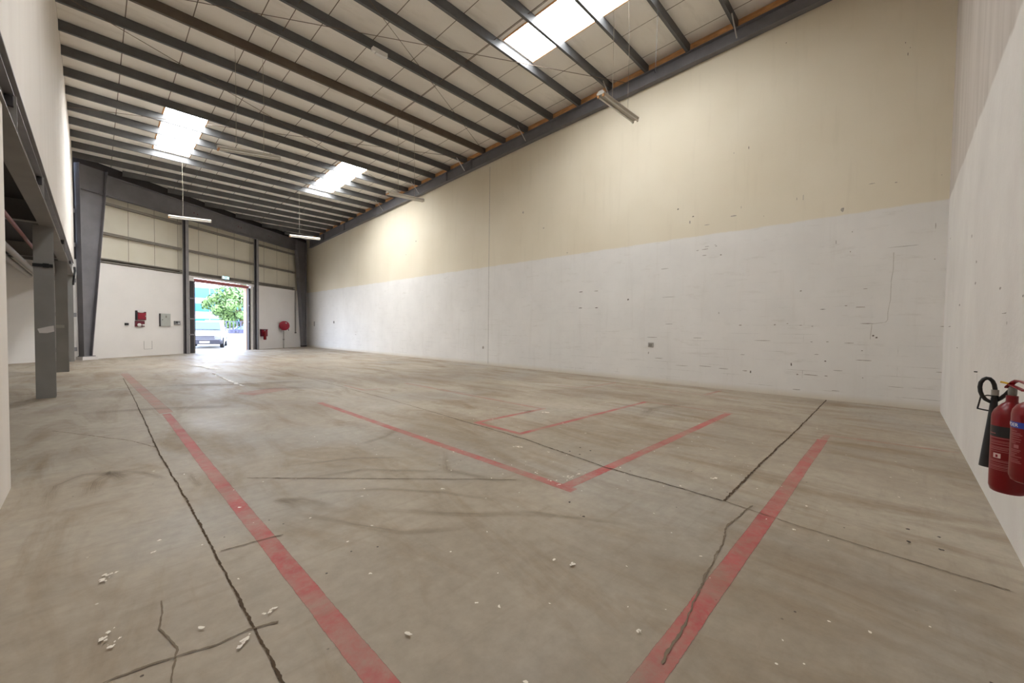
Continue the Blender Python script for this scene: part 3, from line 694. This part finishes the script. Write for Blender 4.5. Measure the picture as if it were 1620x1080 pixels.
mb = MB(); mb.tube([W(9.17,-.28,1.2),W(9.24,-.28,1.12),W(9.25,-.28,.85)], .012, 6); mb.build('hose','black',se)
# down pipe near the right column
mb = MB(); x,y,_ = W(12.24,-.07,0); mb.tube([(x,y,4.05),(x,y,1.08)], .045, 10)
dp = mb.build('down_pipe','girt',None,(x,y,1.0)); tag(dp, 'thin grey vertical pipe on white wall left of the far right column', 'pipe')
mb = MB(); mb.tube([(x,y,1.075),(x,y,1.0)], .06, 10); mb.build('pipe_end','dark',dp)
# outlets on the right wall
for (y,z,h,lab) in ((30.6,1.7,.34,'narrow dark switch plate low on the right wall, nearest the far corner'),(27.2,1.8,.16,'small grey socket plate on the right wall, second from far corner'),(5.14,1.07,.13,'small grey socket box low on the white part of the long wall')):
    o = thing('wall_outlet', (XR,y,z-h/2), lab, 'socket', 'right wall outlets')
    mb = MB(); mb.box((XR-.03,y-.075,z-h/2),(XR-.002,y+.075,z+h/2)); mb.build('back_box','conduit',o)
    mb = MB(); mb.box((XR-.036,y-.05,z-h/2+.02),(XR-.0305,y+.05,z+h/2-.03)); mb.build('faceplate','girt',o)

# ------------------------------------------------------------------ mezzanine steel at the left
COLY = (11.9, 18.1, 23.0)
for n, y in enumerate(COLY):
    c = thing('mezzanine_column', (-.65,y+.12,0), ('nearest grey mezzanine column, with a torn white paper strip','second grey mezzanine column, half hidden behind the nearest one','farthest grey mezzanine column, beside the tapered column')[n], 'column', 'mezzanine columns')
    mb = MB(); mb.box((-.78,y,0),(-.525,y+.012,3.325)); mb.build('flange','mezz',c)
    mb = MB(); mb.box((-.78,y+.22,0),(-.525,y+.232,3.325)); mb.build('flange','mezz',c)
    mb = MB(); mb.box((-.66,y+.0125,0),(-.645,y+.2195,3.325)); mb.build('web','mezz',c)
    if n < 2:
        mb = MB(); rnd = random.Random(n)
        zz = 1.30 if n == 0 else 1.42
        if n == 0:
            mb.add([(-.745,y-.002,zz+.05),(-.60,y-.002,zz+.10),(-.535,y-.002,zz+.115),(-.53,y-.002,zz+.0),(-.62,y-.002,zz-.03),(-.72,y-.002,zz-.03)],[(0,1,2,3,4,5)])
        else:
            mb.add([(-.77,y-.002,zz),(-.60,y-.002,zz),(-.60,y-.002,zz-.09),(-.77,y-.002,zz-.09)],[(0,1,2,3)])
        mb.build('paper_strip','conduit' if n else 'pale',c, label='torn pale paper notice')
    if n == 0:
        mb = MB(); mb.box((-.79,y-.02,2.54),(-.53,y-.002,2.60)); tie = mb.build('cable_tie','black',c)
        mb = MB(); mb.box((-.66,y-.03,2.53),(-.58,y-.0205,2.61)); mb.build('knot','black',tie)
bays = [(-.6,11.88),(11.9,18.08),(18.1,23.3)]
for n,(y0,y1) in enumerate(bays):
    b = thing('mezzanine_edge_beam', (-.60,y0,3.33), ('grey steel edge beam carrying the left wall, nearest bay','grey steel edge beam carrying the left wall, middle bay','grey steel edge beam carrying the left wall, farthest bay')[n], 'beam', 'mezzanine edge beams')
    mb = MB(); mb.box((-.70,y0,3.33),(-.50,y1,3.345)); mb.build('flange','mezz',b)
    mb = MB(); mb.box((-.70,y0,3.825),(-.50,y1,3.84)); mb.build('flange','mezz',b)
    mb = MB(); mb.box((-.606,y0,3.3455),(-.594,y1,3.8245)); mb.build('web','mezz',b)
    stf = [6.5, 9.75] if n == 0 else [y1-1.6]
    ends = [y0+.01]+stf
    for q in range(len(ends)-1):
        mb = MB(); mb.box((-.5935,ends[q]+.02,3.455),(-.535,ends[q+1]-.002,3.47)); mb.build('ledge_angle','post',b)
    mb = MB(); mb.box((-.5935,y0,3.74),(-.525,y1,3.752)); mb.build('ledge_angle','post',b)
    for ys in stf:
        mb = MB(); mb.box((-.5935,ys,3.346),(-.51,ys+.015,3.7395)); mb.build('stiffener','mezz',b)
        mb = MB(); mb.box((-.585,ys-.05,3.62),(-.53,ys-.003,3.72)); mb.build('cleat','dark',b)
for n, y in enumerate((11.95, 18.15)):
    b = thing('mezzanine_cross_beam', (-3,y,3.4), ('grey cross beam under the mezzanine deck, at the nearest column','grey cross beam under the mezzanine deck, at the second column')[n], 'beam', 'mezzanine cross beams')
    mb = MB(); mb.box((-4.98,y,3.40),(-.71,y+.2,3.415)); mb.build('flange','mezz',b)
    mb = MB(); mb.box((-4.98,y+.095,3.4155),(-.71,y+.105,3.795)); mb.build('web','mezz',b)
mb = MB(); mb.tube([(-.87,5.7,3.02),(-.87,11.0,3.05),(-.87,22.5,3.08)], .028, 10)
o = mb.build('sprinkler_pipe','pipe',None,(-.87,5.7,3.02)); tag(o,'red brown pipe running under the mezzanine deck','pipe')
for n,(x,r) in enumerate(((-1.30,.065),(-1.53,.075))):
    mb = MB(); mb.tube([(x,6,3.12),(x,22,3.12)], r, 12)
    o = mb.build('service_duct','conduit',None,(x,6,3.1)); tag(o,('pale grey round duct under the mezzanine, nearer the hall','pale grey round duct under the mezzanine, farther from the hall')[n],'duct','mezzanine ducts')
mb = MB(); mb.tube([(-.47,22.6,3.60),(-.46,22.5,3.45),(-.48,22.3,3.25),(-.50,22.35,3.05),(-.51,22.6,2.95)], .03, 8)
o = mb.build('drain_hose','black',None,(-.5,22.5,3.0)); tag(o,'short black bent hose at the far end of the left wall','hose')

# ------------------------------------------------------------------ hanging fluorescent battens
def batten(xc, y, z, tilt, wires, label, yaw=0, L=1.40):
    t = thing('fluorescent_light', (xc,y,z), label, 'light', 'hanging twin tube lights')
    R = Matrix.Rotation(yaw,3,'Z') @ Matrix.Rotation(-tilt,3,'Y')
    def T(x,yy,zz): return Vector((xc,y,z)) + R @ Vector((x,yy,zz))
    mb = MB(); prof = [(-.05,.0),(.05,.0),(.085,.02),(.085,.03),(.04,.075),(-.04,.075),(-.085,.03),(-.085,.02)]
    mb.loft([[(x,a,b) for a,b in prof] for x in (-L/2,L/2)], T); mb.build('housing','fixture',t)
    for s_ in (-1,1):
        mb = MB(); mb.tube([T(-L/2+.03,s_*.055,-.022),T(L/2-.03,s_*.055,-.022)], .017, 10); mb.build('tube','tube',t)
        for x in (-L/2,L/2-.028):
            mb = MB(); mb.box((x,s_*.055-.018,-.045),(x+.028,s_*.055+.018,-.001),T)
            mb.build('lampholder','timber' if x < 0 else 'fixture',t)
    for wx in wires:
        a = T(wx-xc,0,.075)
        mb = MB(); mb.tube([tuple(a),(a.x+.004,a.y,(a.z+zb(y))/2),(a.x,a.y+.05,zb(y+.05)+.003)], .0045, 6); mb.build('wire','wire',t)
zf = lambda z: 1.45+(z-1.45)*.983
batten(7.38, 4.19, 5.93, .035, (7.12,7.74), 'nearest hanging twin tube light, at upper right in front of the cream wall')
batten(2.87, 12.25, 5.92, .125, (2.57,3.19), 'left of the two middle hanging lights, just right of the left far skylight')
batten(7.43, 12.25, 5.92, .06, (7.15,7.77), 'right of the two middle hanging lights, its end against the cream wall')
batten(2.86, 21.45, 5.88, .055, (2.62,), 'left of the two farthest hanging lights, in front of the girder')
batten(7.36, 21.45, 5.90, .055, (7.10,), 'right of the two farthest hanging lights, beside the far right column', )
jb = thing('junction_box', (5.2,9.9,zb(9.9)-.1), 'small white box fixed under a roof purlin near the middle', 'junction box')
mb = MB(); mb.box((5.02,9.85,zb(9.9)-.10),(5.42,9.96,zb(9.9)+.0015)); mb.build('case','white',jb)
mb = MB(); mb.box((5.10,9.84,zb(9.9)-.13),(5.34,9.93,zb(9.9)-.1005)); mb.build('cover','white',jb)
# hanging chain near the top edge
t = thing('hanging_chain', (9.03,4.2,zb(4.2)), 'thin chain hanging from a purlin end left of the rafter, top right', 'chain')
mb = MB(); mb.tube([(9.05,4.2,zb(4.2)+.004),(9.04,4.2,8.2),(9.0,4.2,7.5)], .005, 6); mb.build('links','dark',t)
mb = MB(); mb.tube([(9.0,4.2,7.499),(9.03,4.2,7.44),(8.99,4.2,7.38),(8.95,4.2,7.44)], .012, 6); mb.build('hook','dark',t)

# ------------------------------------------------------------------ extinguishers on the near wall
def cpatch(ax, r, a0, a1, z0, z1, n=14, slope=0):
    mb = MB(); vs = []
    for i in range(n+1):
        a = a0+(a1-a0)*i/n
        for z in (z0,z1): vs.append((ax[0]+r*math.cos(a), ax[1]+r*math.sin(a), z+slope*(i/n)))
    mb.add(vs, [(2*i,2*i+2,2*i+3,2*i+1) for i in range(n)], True); return mb
D = math.radians
AX = (3.66,-.482); rr = .0755
e = thing('fire_extinguisher', (AX[0],AX[1],.545), 'red extinguisher with black band and black discharge horn on right wall', 'fire extinguisher', 'wall hung extinguishers')
mb = MB(); mb.lathe([(.03,.552),(.06,.548),(.069,.555),(rr,.58),(rr,.975),(.0735,.996),(.066,1.020),(.052,1.042),(.038,1.058),(.027,1.068),(.024,1.076),(.024,1.108),(.018,1.11)], (AX[0],AX[1],0), 40)
mb.build('cylinder','red',e)
cpatch(AX, rr+.0008, D(75), D(262), .870, .932).build('band','labelblack',e, label='black band with small white print')
tx = MB()
rnd = random.Random(3)
for i, z in enumerate((.862,.845,.838,.826,.812,.806,.797,.786,.735,.727,.715,.705,.697,.688,.68)):
    a = D(95); ln = rnd.uniform(.5,1)
    m2 = cpatch(AX, rr+.0009, D(95), D(100+135*ln), z, z+(.003 if i % 3 else .0045), 10); tx.add(m2.v, m2.f)
m2 = cpatch(AX, rr+.0014, D(100), D(128), .886, .890, 6); tx.add(m2.v, m2.f)
tx.build('printed_text','print',e)
pg = cpatch(AX, rr+.0010, D(122), D(148), .748, .775, 6).build('pictogram','pinkwhite',e)
m2 = cpatch(AX, rr+.0016, D(131), D(139), .752, .768, 4); m2.build('pictogram_mark','redfar',pg)
mb = MB(); mb.lathe([(.016,1.1105),(.018,1.118),(.018,1.148),(.014,1.160),(.010,1.168)], (AX[0],AX[1],0), 20); mb.build('valve','girt',e)
# levers: red handle pair reaching along the wall
mb = MB()
mb.loft([[(AX[0]-x, AX[1]-y+w, z) for w,z in ((-.011,z0),(.011,z0),(.011,z0+.008),(-.011,z0+.008))] for x,y,z0 in ((.0,-.02,1.150),(.01,.0,1.183),(.04,.01,1.196),(.09,.02,1.195),(.15,.03,1.188))], None, False)
mb.build('lever','red',e); mb = MB()
mb.loft([[(AX[0]-x, AX[1]-y+w, z) for w,z in ((-.010,z0),(.010,z0),(.010,z0+.006),(-.010,z0+.006))] for x,y,z0 in ((.01,-.01,1.168),(.05,.0,1.164),(.15,.02,1.150))], None, False)
mb.build('lever','red',e)
mb = MB(); mb.tube([(AX[0],AX[1]+.005,1.174),(AX[0]+.004,AX[1]+.02,1.178),(AX[0]+.008,AX[1]+.046,1.184)], .0055, 8); mb.build('safety_pin_tag','yellow',e)
# discharge horn held beside the cylinder
HX = 3.79
def hp_(y, z): return (HX, y*1.033, 1.45+(z-1.45)*1.033)
mb = MB(); mb.tube([hp_(-.418,1.102),hp_(-.416,1.06),hp_(-.412,.95),hp_(-.405,.78),hp_(-.4015,.678)], [.014,.016,.021,.030,.0355], 20); horn = mb.build('horn','black',e)
mb = MB(); mb.tube([hp_(-.4185,1.103),hp_(-.4185,1.135)], .0165, 14); mb.build('horn_collar','conduit',horn)
path = [hp_(-.4185,1.135),hp_(-.414,1.165),hp_(-.407,1.185),hp_(-.396,1.198),hp_(-.384,1.200),hp_(-.372,1.192),hp_(-.362,1.172),hp_(-.359,1.145),hp_(-.362,1.118),hp_(-.370,1.093),hp_(-.383,1.074),hp_(-.400,1.063),hp_(-.420,1.068),hp_(-.440,1.086)]
path += [(3.74,-.468,1.105),(3.70,-.474,1.128),(3.675,-.477,1.14)]
mb = MB(); mb.tube(path, .0105, 12); mb.build('hose','black',e)
mb = MB(); mb.tube([hp_(-.434,1.096),hp_(-.390,1.099),hp_(-.365,1.091),hp_(-.354,1.020),hp_(-.352,1.016),hp_(-.372,1.012),hp_(-.400,1.008)], .0042, 8); mb.build('horn_grip','black',horn)
mb = MB(); mb.box((AX[0]-.012,-.6025,.93),(AX[0]+.012,AX[1]-rr-.0005,.96)); hk = mb.build('wall_hook','steelbright',e)
mb = MB(); mb.box((AX[0]-.04,-.6085,.90),(AX[0]+.04,-.603,1.0)); mb.build('hook_plate','steelbright',hk)
AX2 = (3.10,-.482); r2 = .075
e = thing('fire_extinguisher', (AX2[0],AX2[1],.745), 'red extinguisher with blue band and white label, cut by the right edge', 'fire extinguisher', 'wall hung extinguishers')
mb = MB(); mb.lathe([(.03,.752),(.055,.748),(.068,.756),(r2,.775),(r2,1.075),(.072,1.095),(.060,1.118),(.040,1.134),(.024,1.140),(.022,1.165)], (AX2[0],AX2[1],0), 40); mb.build('cylinder','red',e)
cpatch(AX2, r2+.0008, D(60), D(255), 1.012, 1.040).build('band','blue',e, label='blue band with white lettering')
tx = MB()
for i, z in enumerate((.995,.985,.978,.968,.957,.946,.938,.905,.898,.888,.880,.873,.86,.852,.845)):
    ln = rnd.uniform(.4,1); m2 = cpatch(AX2, r2+.0009, D(105), D(108+38*ln), z, z+.003, 6); tx.add(m2.v, m2.f)
m2 = cpatch(AX2, r2+.0009, D(152), D(154), .83, .93, 2); tx.add(m2.v, m2.f)
tx.build('printed_text','print',e)
cpatch(AX2, r2+.0010, D(160), D(205), .915, 1.005, 8).build('paper_label','white',e, label='white paper label')
cpatch(AX2, r2+.0010, D(118), D(134), .915, .932, 4).build('pictogram','print',e)
def bent_text(body, ax, r, ang_end, z, size, mat, parent):
    cu = bpy.data.curves.new('t','FONT'); cu.body = body; cu.size = size; cu.extrude = .0002
    ob = bpy.data.objects.new('t', cu); COL.objects.link(ob)
    bpy.context.view_layer.update()
    me = bpy.data.meshes.new_from_object(ob.evaluated_get(bpy.context.evaluated_depsgraph_get()))
    bpy.data.objects.remove(ob); mx = max(v.co.x for v in me.vertices)
    for v in me.vertices:
        a = ang_end - (mx - v.co.x)/r
        v.co = (ax[0]+(r+.0014+v.co.z)*math.cos(a), ax[1]+(r+.0014+v.co.z)*math.sin(a), z+v.co.y)
    me.materials.clear(); me.materials.append(M[mat]); me.name = 'band_lettering'
    o = bpy.data.objects.new('band_lettering', me); COL.objects.link(o); o.parent = parent; o.location = -Vector(parent.location)
bent_text('POWDER', AX2, r2, D(130), 1.0175, .024, 'white', e)
mb = MB(); mb.lathe([(.018,1.1655),(.022,1.17),(.022,1.20),(.012,1.22)], (AX2[0],AX2[1],0), 16); mb.build('valve','steelbright',e)
mb = MB(); mb.box((AX2[0]-.13,AX2[1]-.012,1.221),(AX2[0]+.02,AX2[1]+.012,1.23)); mb.build('lever','black',e)
mb = MB(); mb.box((AX2[0]-.12,AX2[1]-.01,1.185),(AX2[0]-.021,AX2[1]+.01,1.192)); mb.build('lever','black',e)
mb = MB(); mb.box((AX2[0]-.012,-.6025,1.0),(AX2[0]+.012,AX2[1]-r2-.0005,1.03)); hk = mb.build('wall_hook','steelbright',e)
mb = MB(); mb.box((AX2[0]-.04,-.6085,.97),(AX2[0]+.04,-.603,1.07)); mb.build('hook_plate','steelbright',hk)

# ------------------------------------------------------------------ outside the doorway
gr = MB(); gr.add([(-60,10,-.02),(90,10,-.02),(90,140,-.02),(-60,140,-.02),(-60,10,-.3),(90,10,-.3),(90,140,-.3),(-60,140,-.3)],[(0,1,2,3),(7,6,5,4),(0,4,5,1),(1,5,6,2),(2,6,7,3),(3,7,4,0)])
# cut back so that the slab starts outside the far wall
gr = MB(); q = [W(-9,.21,0),W(18,.21,0)]
gr.add([(q[0][0],q[0][1],-.02),(q[1][0],q[1][1],-.02),(95,90,-.02),(60,160,-.02),(-60,160,-.02)]+[(q[0][0],q[0][1],-.3),(q[1][0],q[1][1],-.3),(95,90,-.3),(60,160,-.3),(-60,160,-.3)],
       [(0,1,2,3,4),(9,8,7,6,5)]+[(i,(i+1)%5,(i+1)%5+5,i+5) for i in range(5)])
struct('ground', gr, 'ground')
# car: nose points towards the doorway (local +Y is its tail)
CX, CY, CA = 4.98, 32.35, math.radians(-14)
def CT(x,y,z): return (CX + x*math.cos(CA) - y*math.sin(CA), CY + x*math.sin(CA) + y*math.cos(CA), z-.02)
car = thing('car', (CX,CY,0), 'white car parked outside the open doorway, facing the hall', 'car')
def sect(w, z0, z1, y, r=.1):
    pts = [(-w+r,z0),(w-r,z0),(w,z0+r),(w,z1-r*.8),(w-r*1.2,z1),(-w+r*1.2,z1),(-w,z1-r*.8),(-w,z0+r)]
    return [(a,y,b) for a,b in pts]
mb = MB(); mb.loft([sect(.74,.46,.80,.0),sect(.86,.36,.95,.10),sect(.92,.30,1.06,.45),sect(.95,.30,1.14,1.15),sect(.96,.30,1.16,2.6),sect(.95,.32,1.14,4.3),sect(.85,.4,1.05,4.7)], CT, True); mb.build('body','carwhite',car)
mb = MB(); mb.loft([sect(.88,1.13,1.19,1.05,.03),sect(.80,1.13,1.60,1.62,.08),sect(.74,1.13,1.80,2.05,.1),sect(.74,1.13,1.82,3.6,.1),sect(.82,1.13,1.3,4.55,.06)], CT, True); mb.build('cabin','carwhite',car)
mb = MB(); mb.add([(-.76,1.06,1.22),(.76,1.06,1.22),(.68,1.80,1.70),(-.68,1.80,1.70),(-.76,1.00,1.24),(.76,1.00,1.24),(.68,1.72,1.735),(-.68,1.72,1.735)],[(3,2,1,0),(4,5,6,7),(0,1,5,4),(1,2,6,5),(2,3,7,6),(3,0,4,7)],False,CT); mb.build('windscreen','glass',car)
mb = MB(); mb.box((-.50,-.02,.72),(.50,.05,.80),CT); mb.build('grille','carblack',car)
mb = MB(); mb.box((-.52,-.015,.62),(.52,.05,.67),CT); mb.build('lower_grille','carblack',car)
for s_ in (-1,1):
    mb = MB(); mb.loft([[(s_*.55,.0,.70),(s_*.84,.08,.72),(s_*.86,.09,.86),(s_*.56,.02,.82)],[(s_*.55,.2,.70),(s_*.84,.24,.72),(s_*.86,.25,.86),(s_*.56,.2,.82)]], CT); mb.build('headlight','lamp',car)
    mb = MB(); mb.box((s_*.96,1.15,1.12),(s_*1.12,1.32,1.28),CT); mb.build('mirror','carwhite',car)
mb = MB(); mb.loft([sect(.80,.30,.56,-.07,.06),sect(.92,.26,.58,.08,.06),sect(.93,.26,.58,.30,.06)], CT, True); mb.build('bumper','carblack',car)
mb = MB(); mb.box((-.26,-.095,.36),(.26,-.072,.48),CT); mb.build('number_plate','white',car)
mb = MB()
rings = [[CT(.09*math.cos(2*pi*q/16),dd,.87+.05*math.sin(2*pi*q/16)) for q in range(16)] for dd in (.02,-.01)]
mb.loft(rings,None,True); mb.build('badge','steelbright',car)
for sx_ in (-1,1):
    for yy in (.75,3.6):
        mb = MB(); rings = []
        for dx, rad in ((0,.20),(0,.32),(.02,.35),(.20,.35),(.22,.32),(.22,.20)):
            rings.append([CT(sx_*(.76+dx), yy+rad*math.cos(2*pi*q/24), .37+rad*math.sin(2*pi*q/24)) for q in range(24)])
        mb.loft(rings,None,True); wh = mb.build('wheel','tyre',car)
        mb = MB(); rings = [[CT(sx_*dx, yy+rad*math.cos(2*pi*q/20), .37+rad*math.sin(2*pi*q/20)) for q in range(20)] for dx,rad in ((.90,.198),(.985,.198),(1.0,.1))]
        mb.loft(rings,None,True); mb.build('hubcap','steelbright',wh)
# boundary: rendered wall piece and railing with bars
bw = MB(); bw.box((11.2,72,-.02),(13.4,72.3,2.3)); o = bw.build('boundary_wall','boundary',None,(12,72,0)); tag(o,'low sand coloured wall beyond the car, left of the railing','wall')
fe = thing('railing_fence', (18,72,-.02), 'dark vertical bar railing outside, beyond the car', 'fence')
mb = MB(); mb.box((13.45,71.8,-.02),(24,72.2,.35)); mb.build('kerb','boundary',fe)
mb = MB(); mb.box((13.45,71.97,2.1),(24,72.03,2.18)); mb.build('top_rail','fence',fe)
mb = MB(); mb.box((13.45,71.97,.45),(24,72.03,.53)); mb.build('bottom_rail','fence',fe)
for i in range(22):
    x = 13.6+i*.46
    mb = MB(); mb.box((x,71.975,.535),(x+.13,72.025,2.095)); mb.build('bar','fence',fe)
pc = thing('parked_car', (17,76,-.02), 'blue grey car parked behind the railing fence', 'car')
def PT(x,y,z): return (17+x, 76.2+y, z-.02)
mb = MB(); mb.loft([[(-2.2,a,b) for a,b in ((-.7,.35),(.7,.35),(.75,.8),(-.75,.8))],[(-2.0,a,b) for a,b in ((-.85,.3),(.85,.3),(.88,.95),(-.88,.95))],[(2.0,a,b) for a,b in ((-.85,.3),(.85,.3),(.88,.95),(-.88,.95))],[(2.2,a,b) for a,b in ((-.7,.35),(.7,.35),(.75,.85),(-.75,.85))]],PT); mb.build('body','fence',pc)
mb = MB(); mb.loft([[(-1.3,a,b) for a,b in ((-.8,.955),(.8,.955),(.78,1.0),(-.78,1.0))],[(-.6,a,b) for a,b in ((-.8,.955),(.8,.955),(.65,1.5),(-.65,1.5))],[(.8,a,b) for a,b in ((-.8,.955),(.8,.955),(.65,1.5),(-.65,1.5))],[(1.5,a,b) for a,b in ((-.8,.955),(.8,.955),(.78,1.05),(-.78,1.05))]],PT); mb.build('cabin','glass',pc)
for x in (-1.35,1.35):
    mb = MB(); rings = [[PT(x+r_*math.cos(2*pi*q/18), y_, .32+r_*math.sin(2*pi*q/18)) for q in range(18)] for y_,r_ in ((-.9,.2),(-.92,.32),(-.75,.32))]
    mb.loft(rings,None,True); mb.build('wheel','tyre',pc)
# trees
def tree(x, y, h, rx, rz, n, mat, label, seed):
    rnd = random.Random(seed); t = thing('tree', (x,y,-.02), label, 'tree', 'trees beyond the fence')
    mb = MB(); mb.tube([(x,y,-.02),(x+.1,y,h*.3),(x-.15,y+.1,h*.55),(x+.1,y,h*.8)], [.32,.25,.17,.06], 10)
    for a in range(5):
        an = a*1.3; mb.tube([(x,y,h*.4),(x+rx*.5*math.cos(an),y+rx*.5*math.sin(an),h*.65)], [.12,.04], 6)
    mb.build('trunk','bark',t)
    cl = []
    for _ in range(60):
        u = rnd.uniform(0,2*pi); v = rnd.uniform(-.9,1); q = math.sqrt(1-min(1,v*v)*.9)*rnd.uniform(.45,1)
        cl.append((x+rx*q*math.cos(u), y+rx*q*math.sin(u), h*.56+rz*v*rnd.uniform(.6,1), rnd.uniform(.7,1.3)))
    mb = MB()
    for _ in range(n):
        c0 = rnd.choice(cl); d = Vector((rnd.gauss(0,1),rnd.gauss(0,1),rnd.gauss(0,1))).normalized()
        p = Vector(c0[:3]) + d*c0[3]*rnd.uniform(.6,1.05)
        a = d.orthogonal().normalized(); b = d.cross(a); rot = rnd.uniform(0,6.28)
        a, b = a*math.cos(rot)+b*math.sin(rot), b*math.cos(rot)-a*math.sin(rot)
        w, l = rnd.uniform(.10,.18), rnd.uniform(.2,.34); up = d*rnd.uniform(-.1,.1)
        mb.add([tuple(p-a*l),tuple(p+b*w+up),tuple(p+a*l),tuple(p-b*w-up)],[(0,1,2,3)])
    mb.build('crown',mat,t)
tree(17.2, 80, 8.4, 5.2, 3.5, 9000, 'leaf', 'broad pale green tree filling the right of the doorway view', 1)
tree(22.6, 90, 6.4, 3.4, 2.6, 3600, 'leafdark', 'darker green tree behind the railing, at the right jamb', 2)
# glazed building
b = thing('office_building', (10,110,-.02), 'pale building with cyan glass bands behind the trees outside', 'building')
mb = MB(); mb.box((-8,110,-.02),(40,122,10.5)); mb.build('wall','band',b)
for z0,z1 in ((1.6,3.0),(4.6,6.3),(7.6,9.7)):
    mb = MB(); mb.box((-7.5,109.9,z0),(39.5,109.995,z1)); mb.build('window_band','bglass',b)
    for i in range(12):
        mb2 = MB(); x = -5+i*3.8; mb2.box((x,109.84,z0),(x+.12,109.895,z1)); mb2.build('mullion','band',b)

# ------------------------------------------------------------------ light and camera
w = bpy.data.worlds.new('World'); S.world = w; w.use_nodes = True
nt = w.node_tree; bg = nt.nodes['Background']
tc = nt.nodes.new('ShaderNodeTexCoord'); sp = nt.nodes.new('ShaderNodeSeparateXYZ'); nt.links.new(tc.outputs['Generated'], sp.inputs[0])
rm = nt.nodes.new('ShaderNodeValToRGB'); nt.links.new(sp.outputs[2], rm.inputs[0])
rm.color_ramp.elements[0].color = (.85,.90,1,1); rm.color_ramp.elements[1].color = (.42,.62,1,1); rm.color_ramp.elements[1].position = .7
nt.links.new(rm.outputs[0], bg.inputs[0]); bg.inputs[1].default_value = 11.5
sl = bpy.data.lights.new('sun','SUN'); sl.energy = 9; sl.angle = D(1.0); sl.color = (1,.95,.86)
so_ = bpy.data.objects.new('sun', sl); COL.objects.link(so_)
u = Vector((UX,UY,0)); nn = Vector((-UY,UX,0))
dr = (u*.75 + nn*.35 + Vector((0,0,-1.25))).normalized()
so_.rotation_euler = dr.to_track_quat('-Z','Y').to_euler()

cam = bpy.data.cameras.new('camera'); co = bpy.data.objects.new('camera', cam); COL.objects.link(co)
f_px = 636.3; cam.sensor_fit = 'HORIZONTAL'; cam.sensor_width = 36; cam.lens = f_px/1620*36; cam.clip_start = .05; cam.clip_end = 500
yaw, pit, rol = D(46.15), D(-1.664), D(.748)
F = Vector((math.sin(yaw)*math.cos(pit), math.cos(yaw)*math.cos(pit), math.sin(pit)))
Rt = Vector((math.cos(yaw), -math.sin(yaw), 0)); U = Rt.cross(F)
R2 = Rt*math.cos(rol)+U*math.sin(rol); U2 = -Rt*math.sin(rol)+U*math.cos(rol)
mw = Matrix(((R2.x,U2.x,-F.x,0),(R2.y,U2.y,-F.y,0),(R2.z,U2.z,-F.z,1.45),(0,0,0,1)))
co.matrix_world = mw
S.camera = co
vs = S.view_settings; vs.view_transform = 'Standard'; vs.look = 'None'; vs.gamma = 1; vs.exposure = .38
vs.use_curve_mapping = False
S.cycles.max_bounces = 10; S.cycles.diffuse_bounces = 6; S.cycles.glossy_bounces = 3; S.cycles.use_denoising = True
S.cycles.sample_clamp_indirect = 8
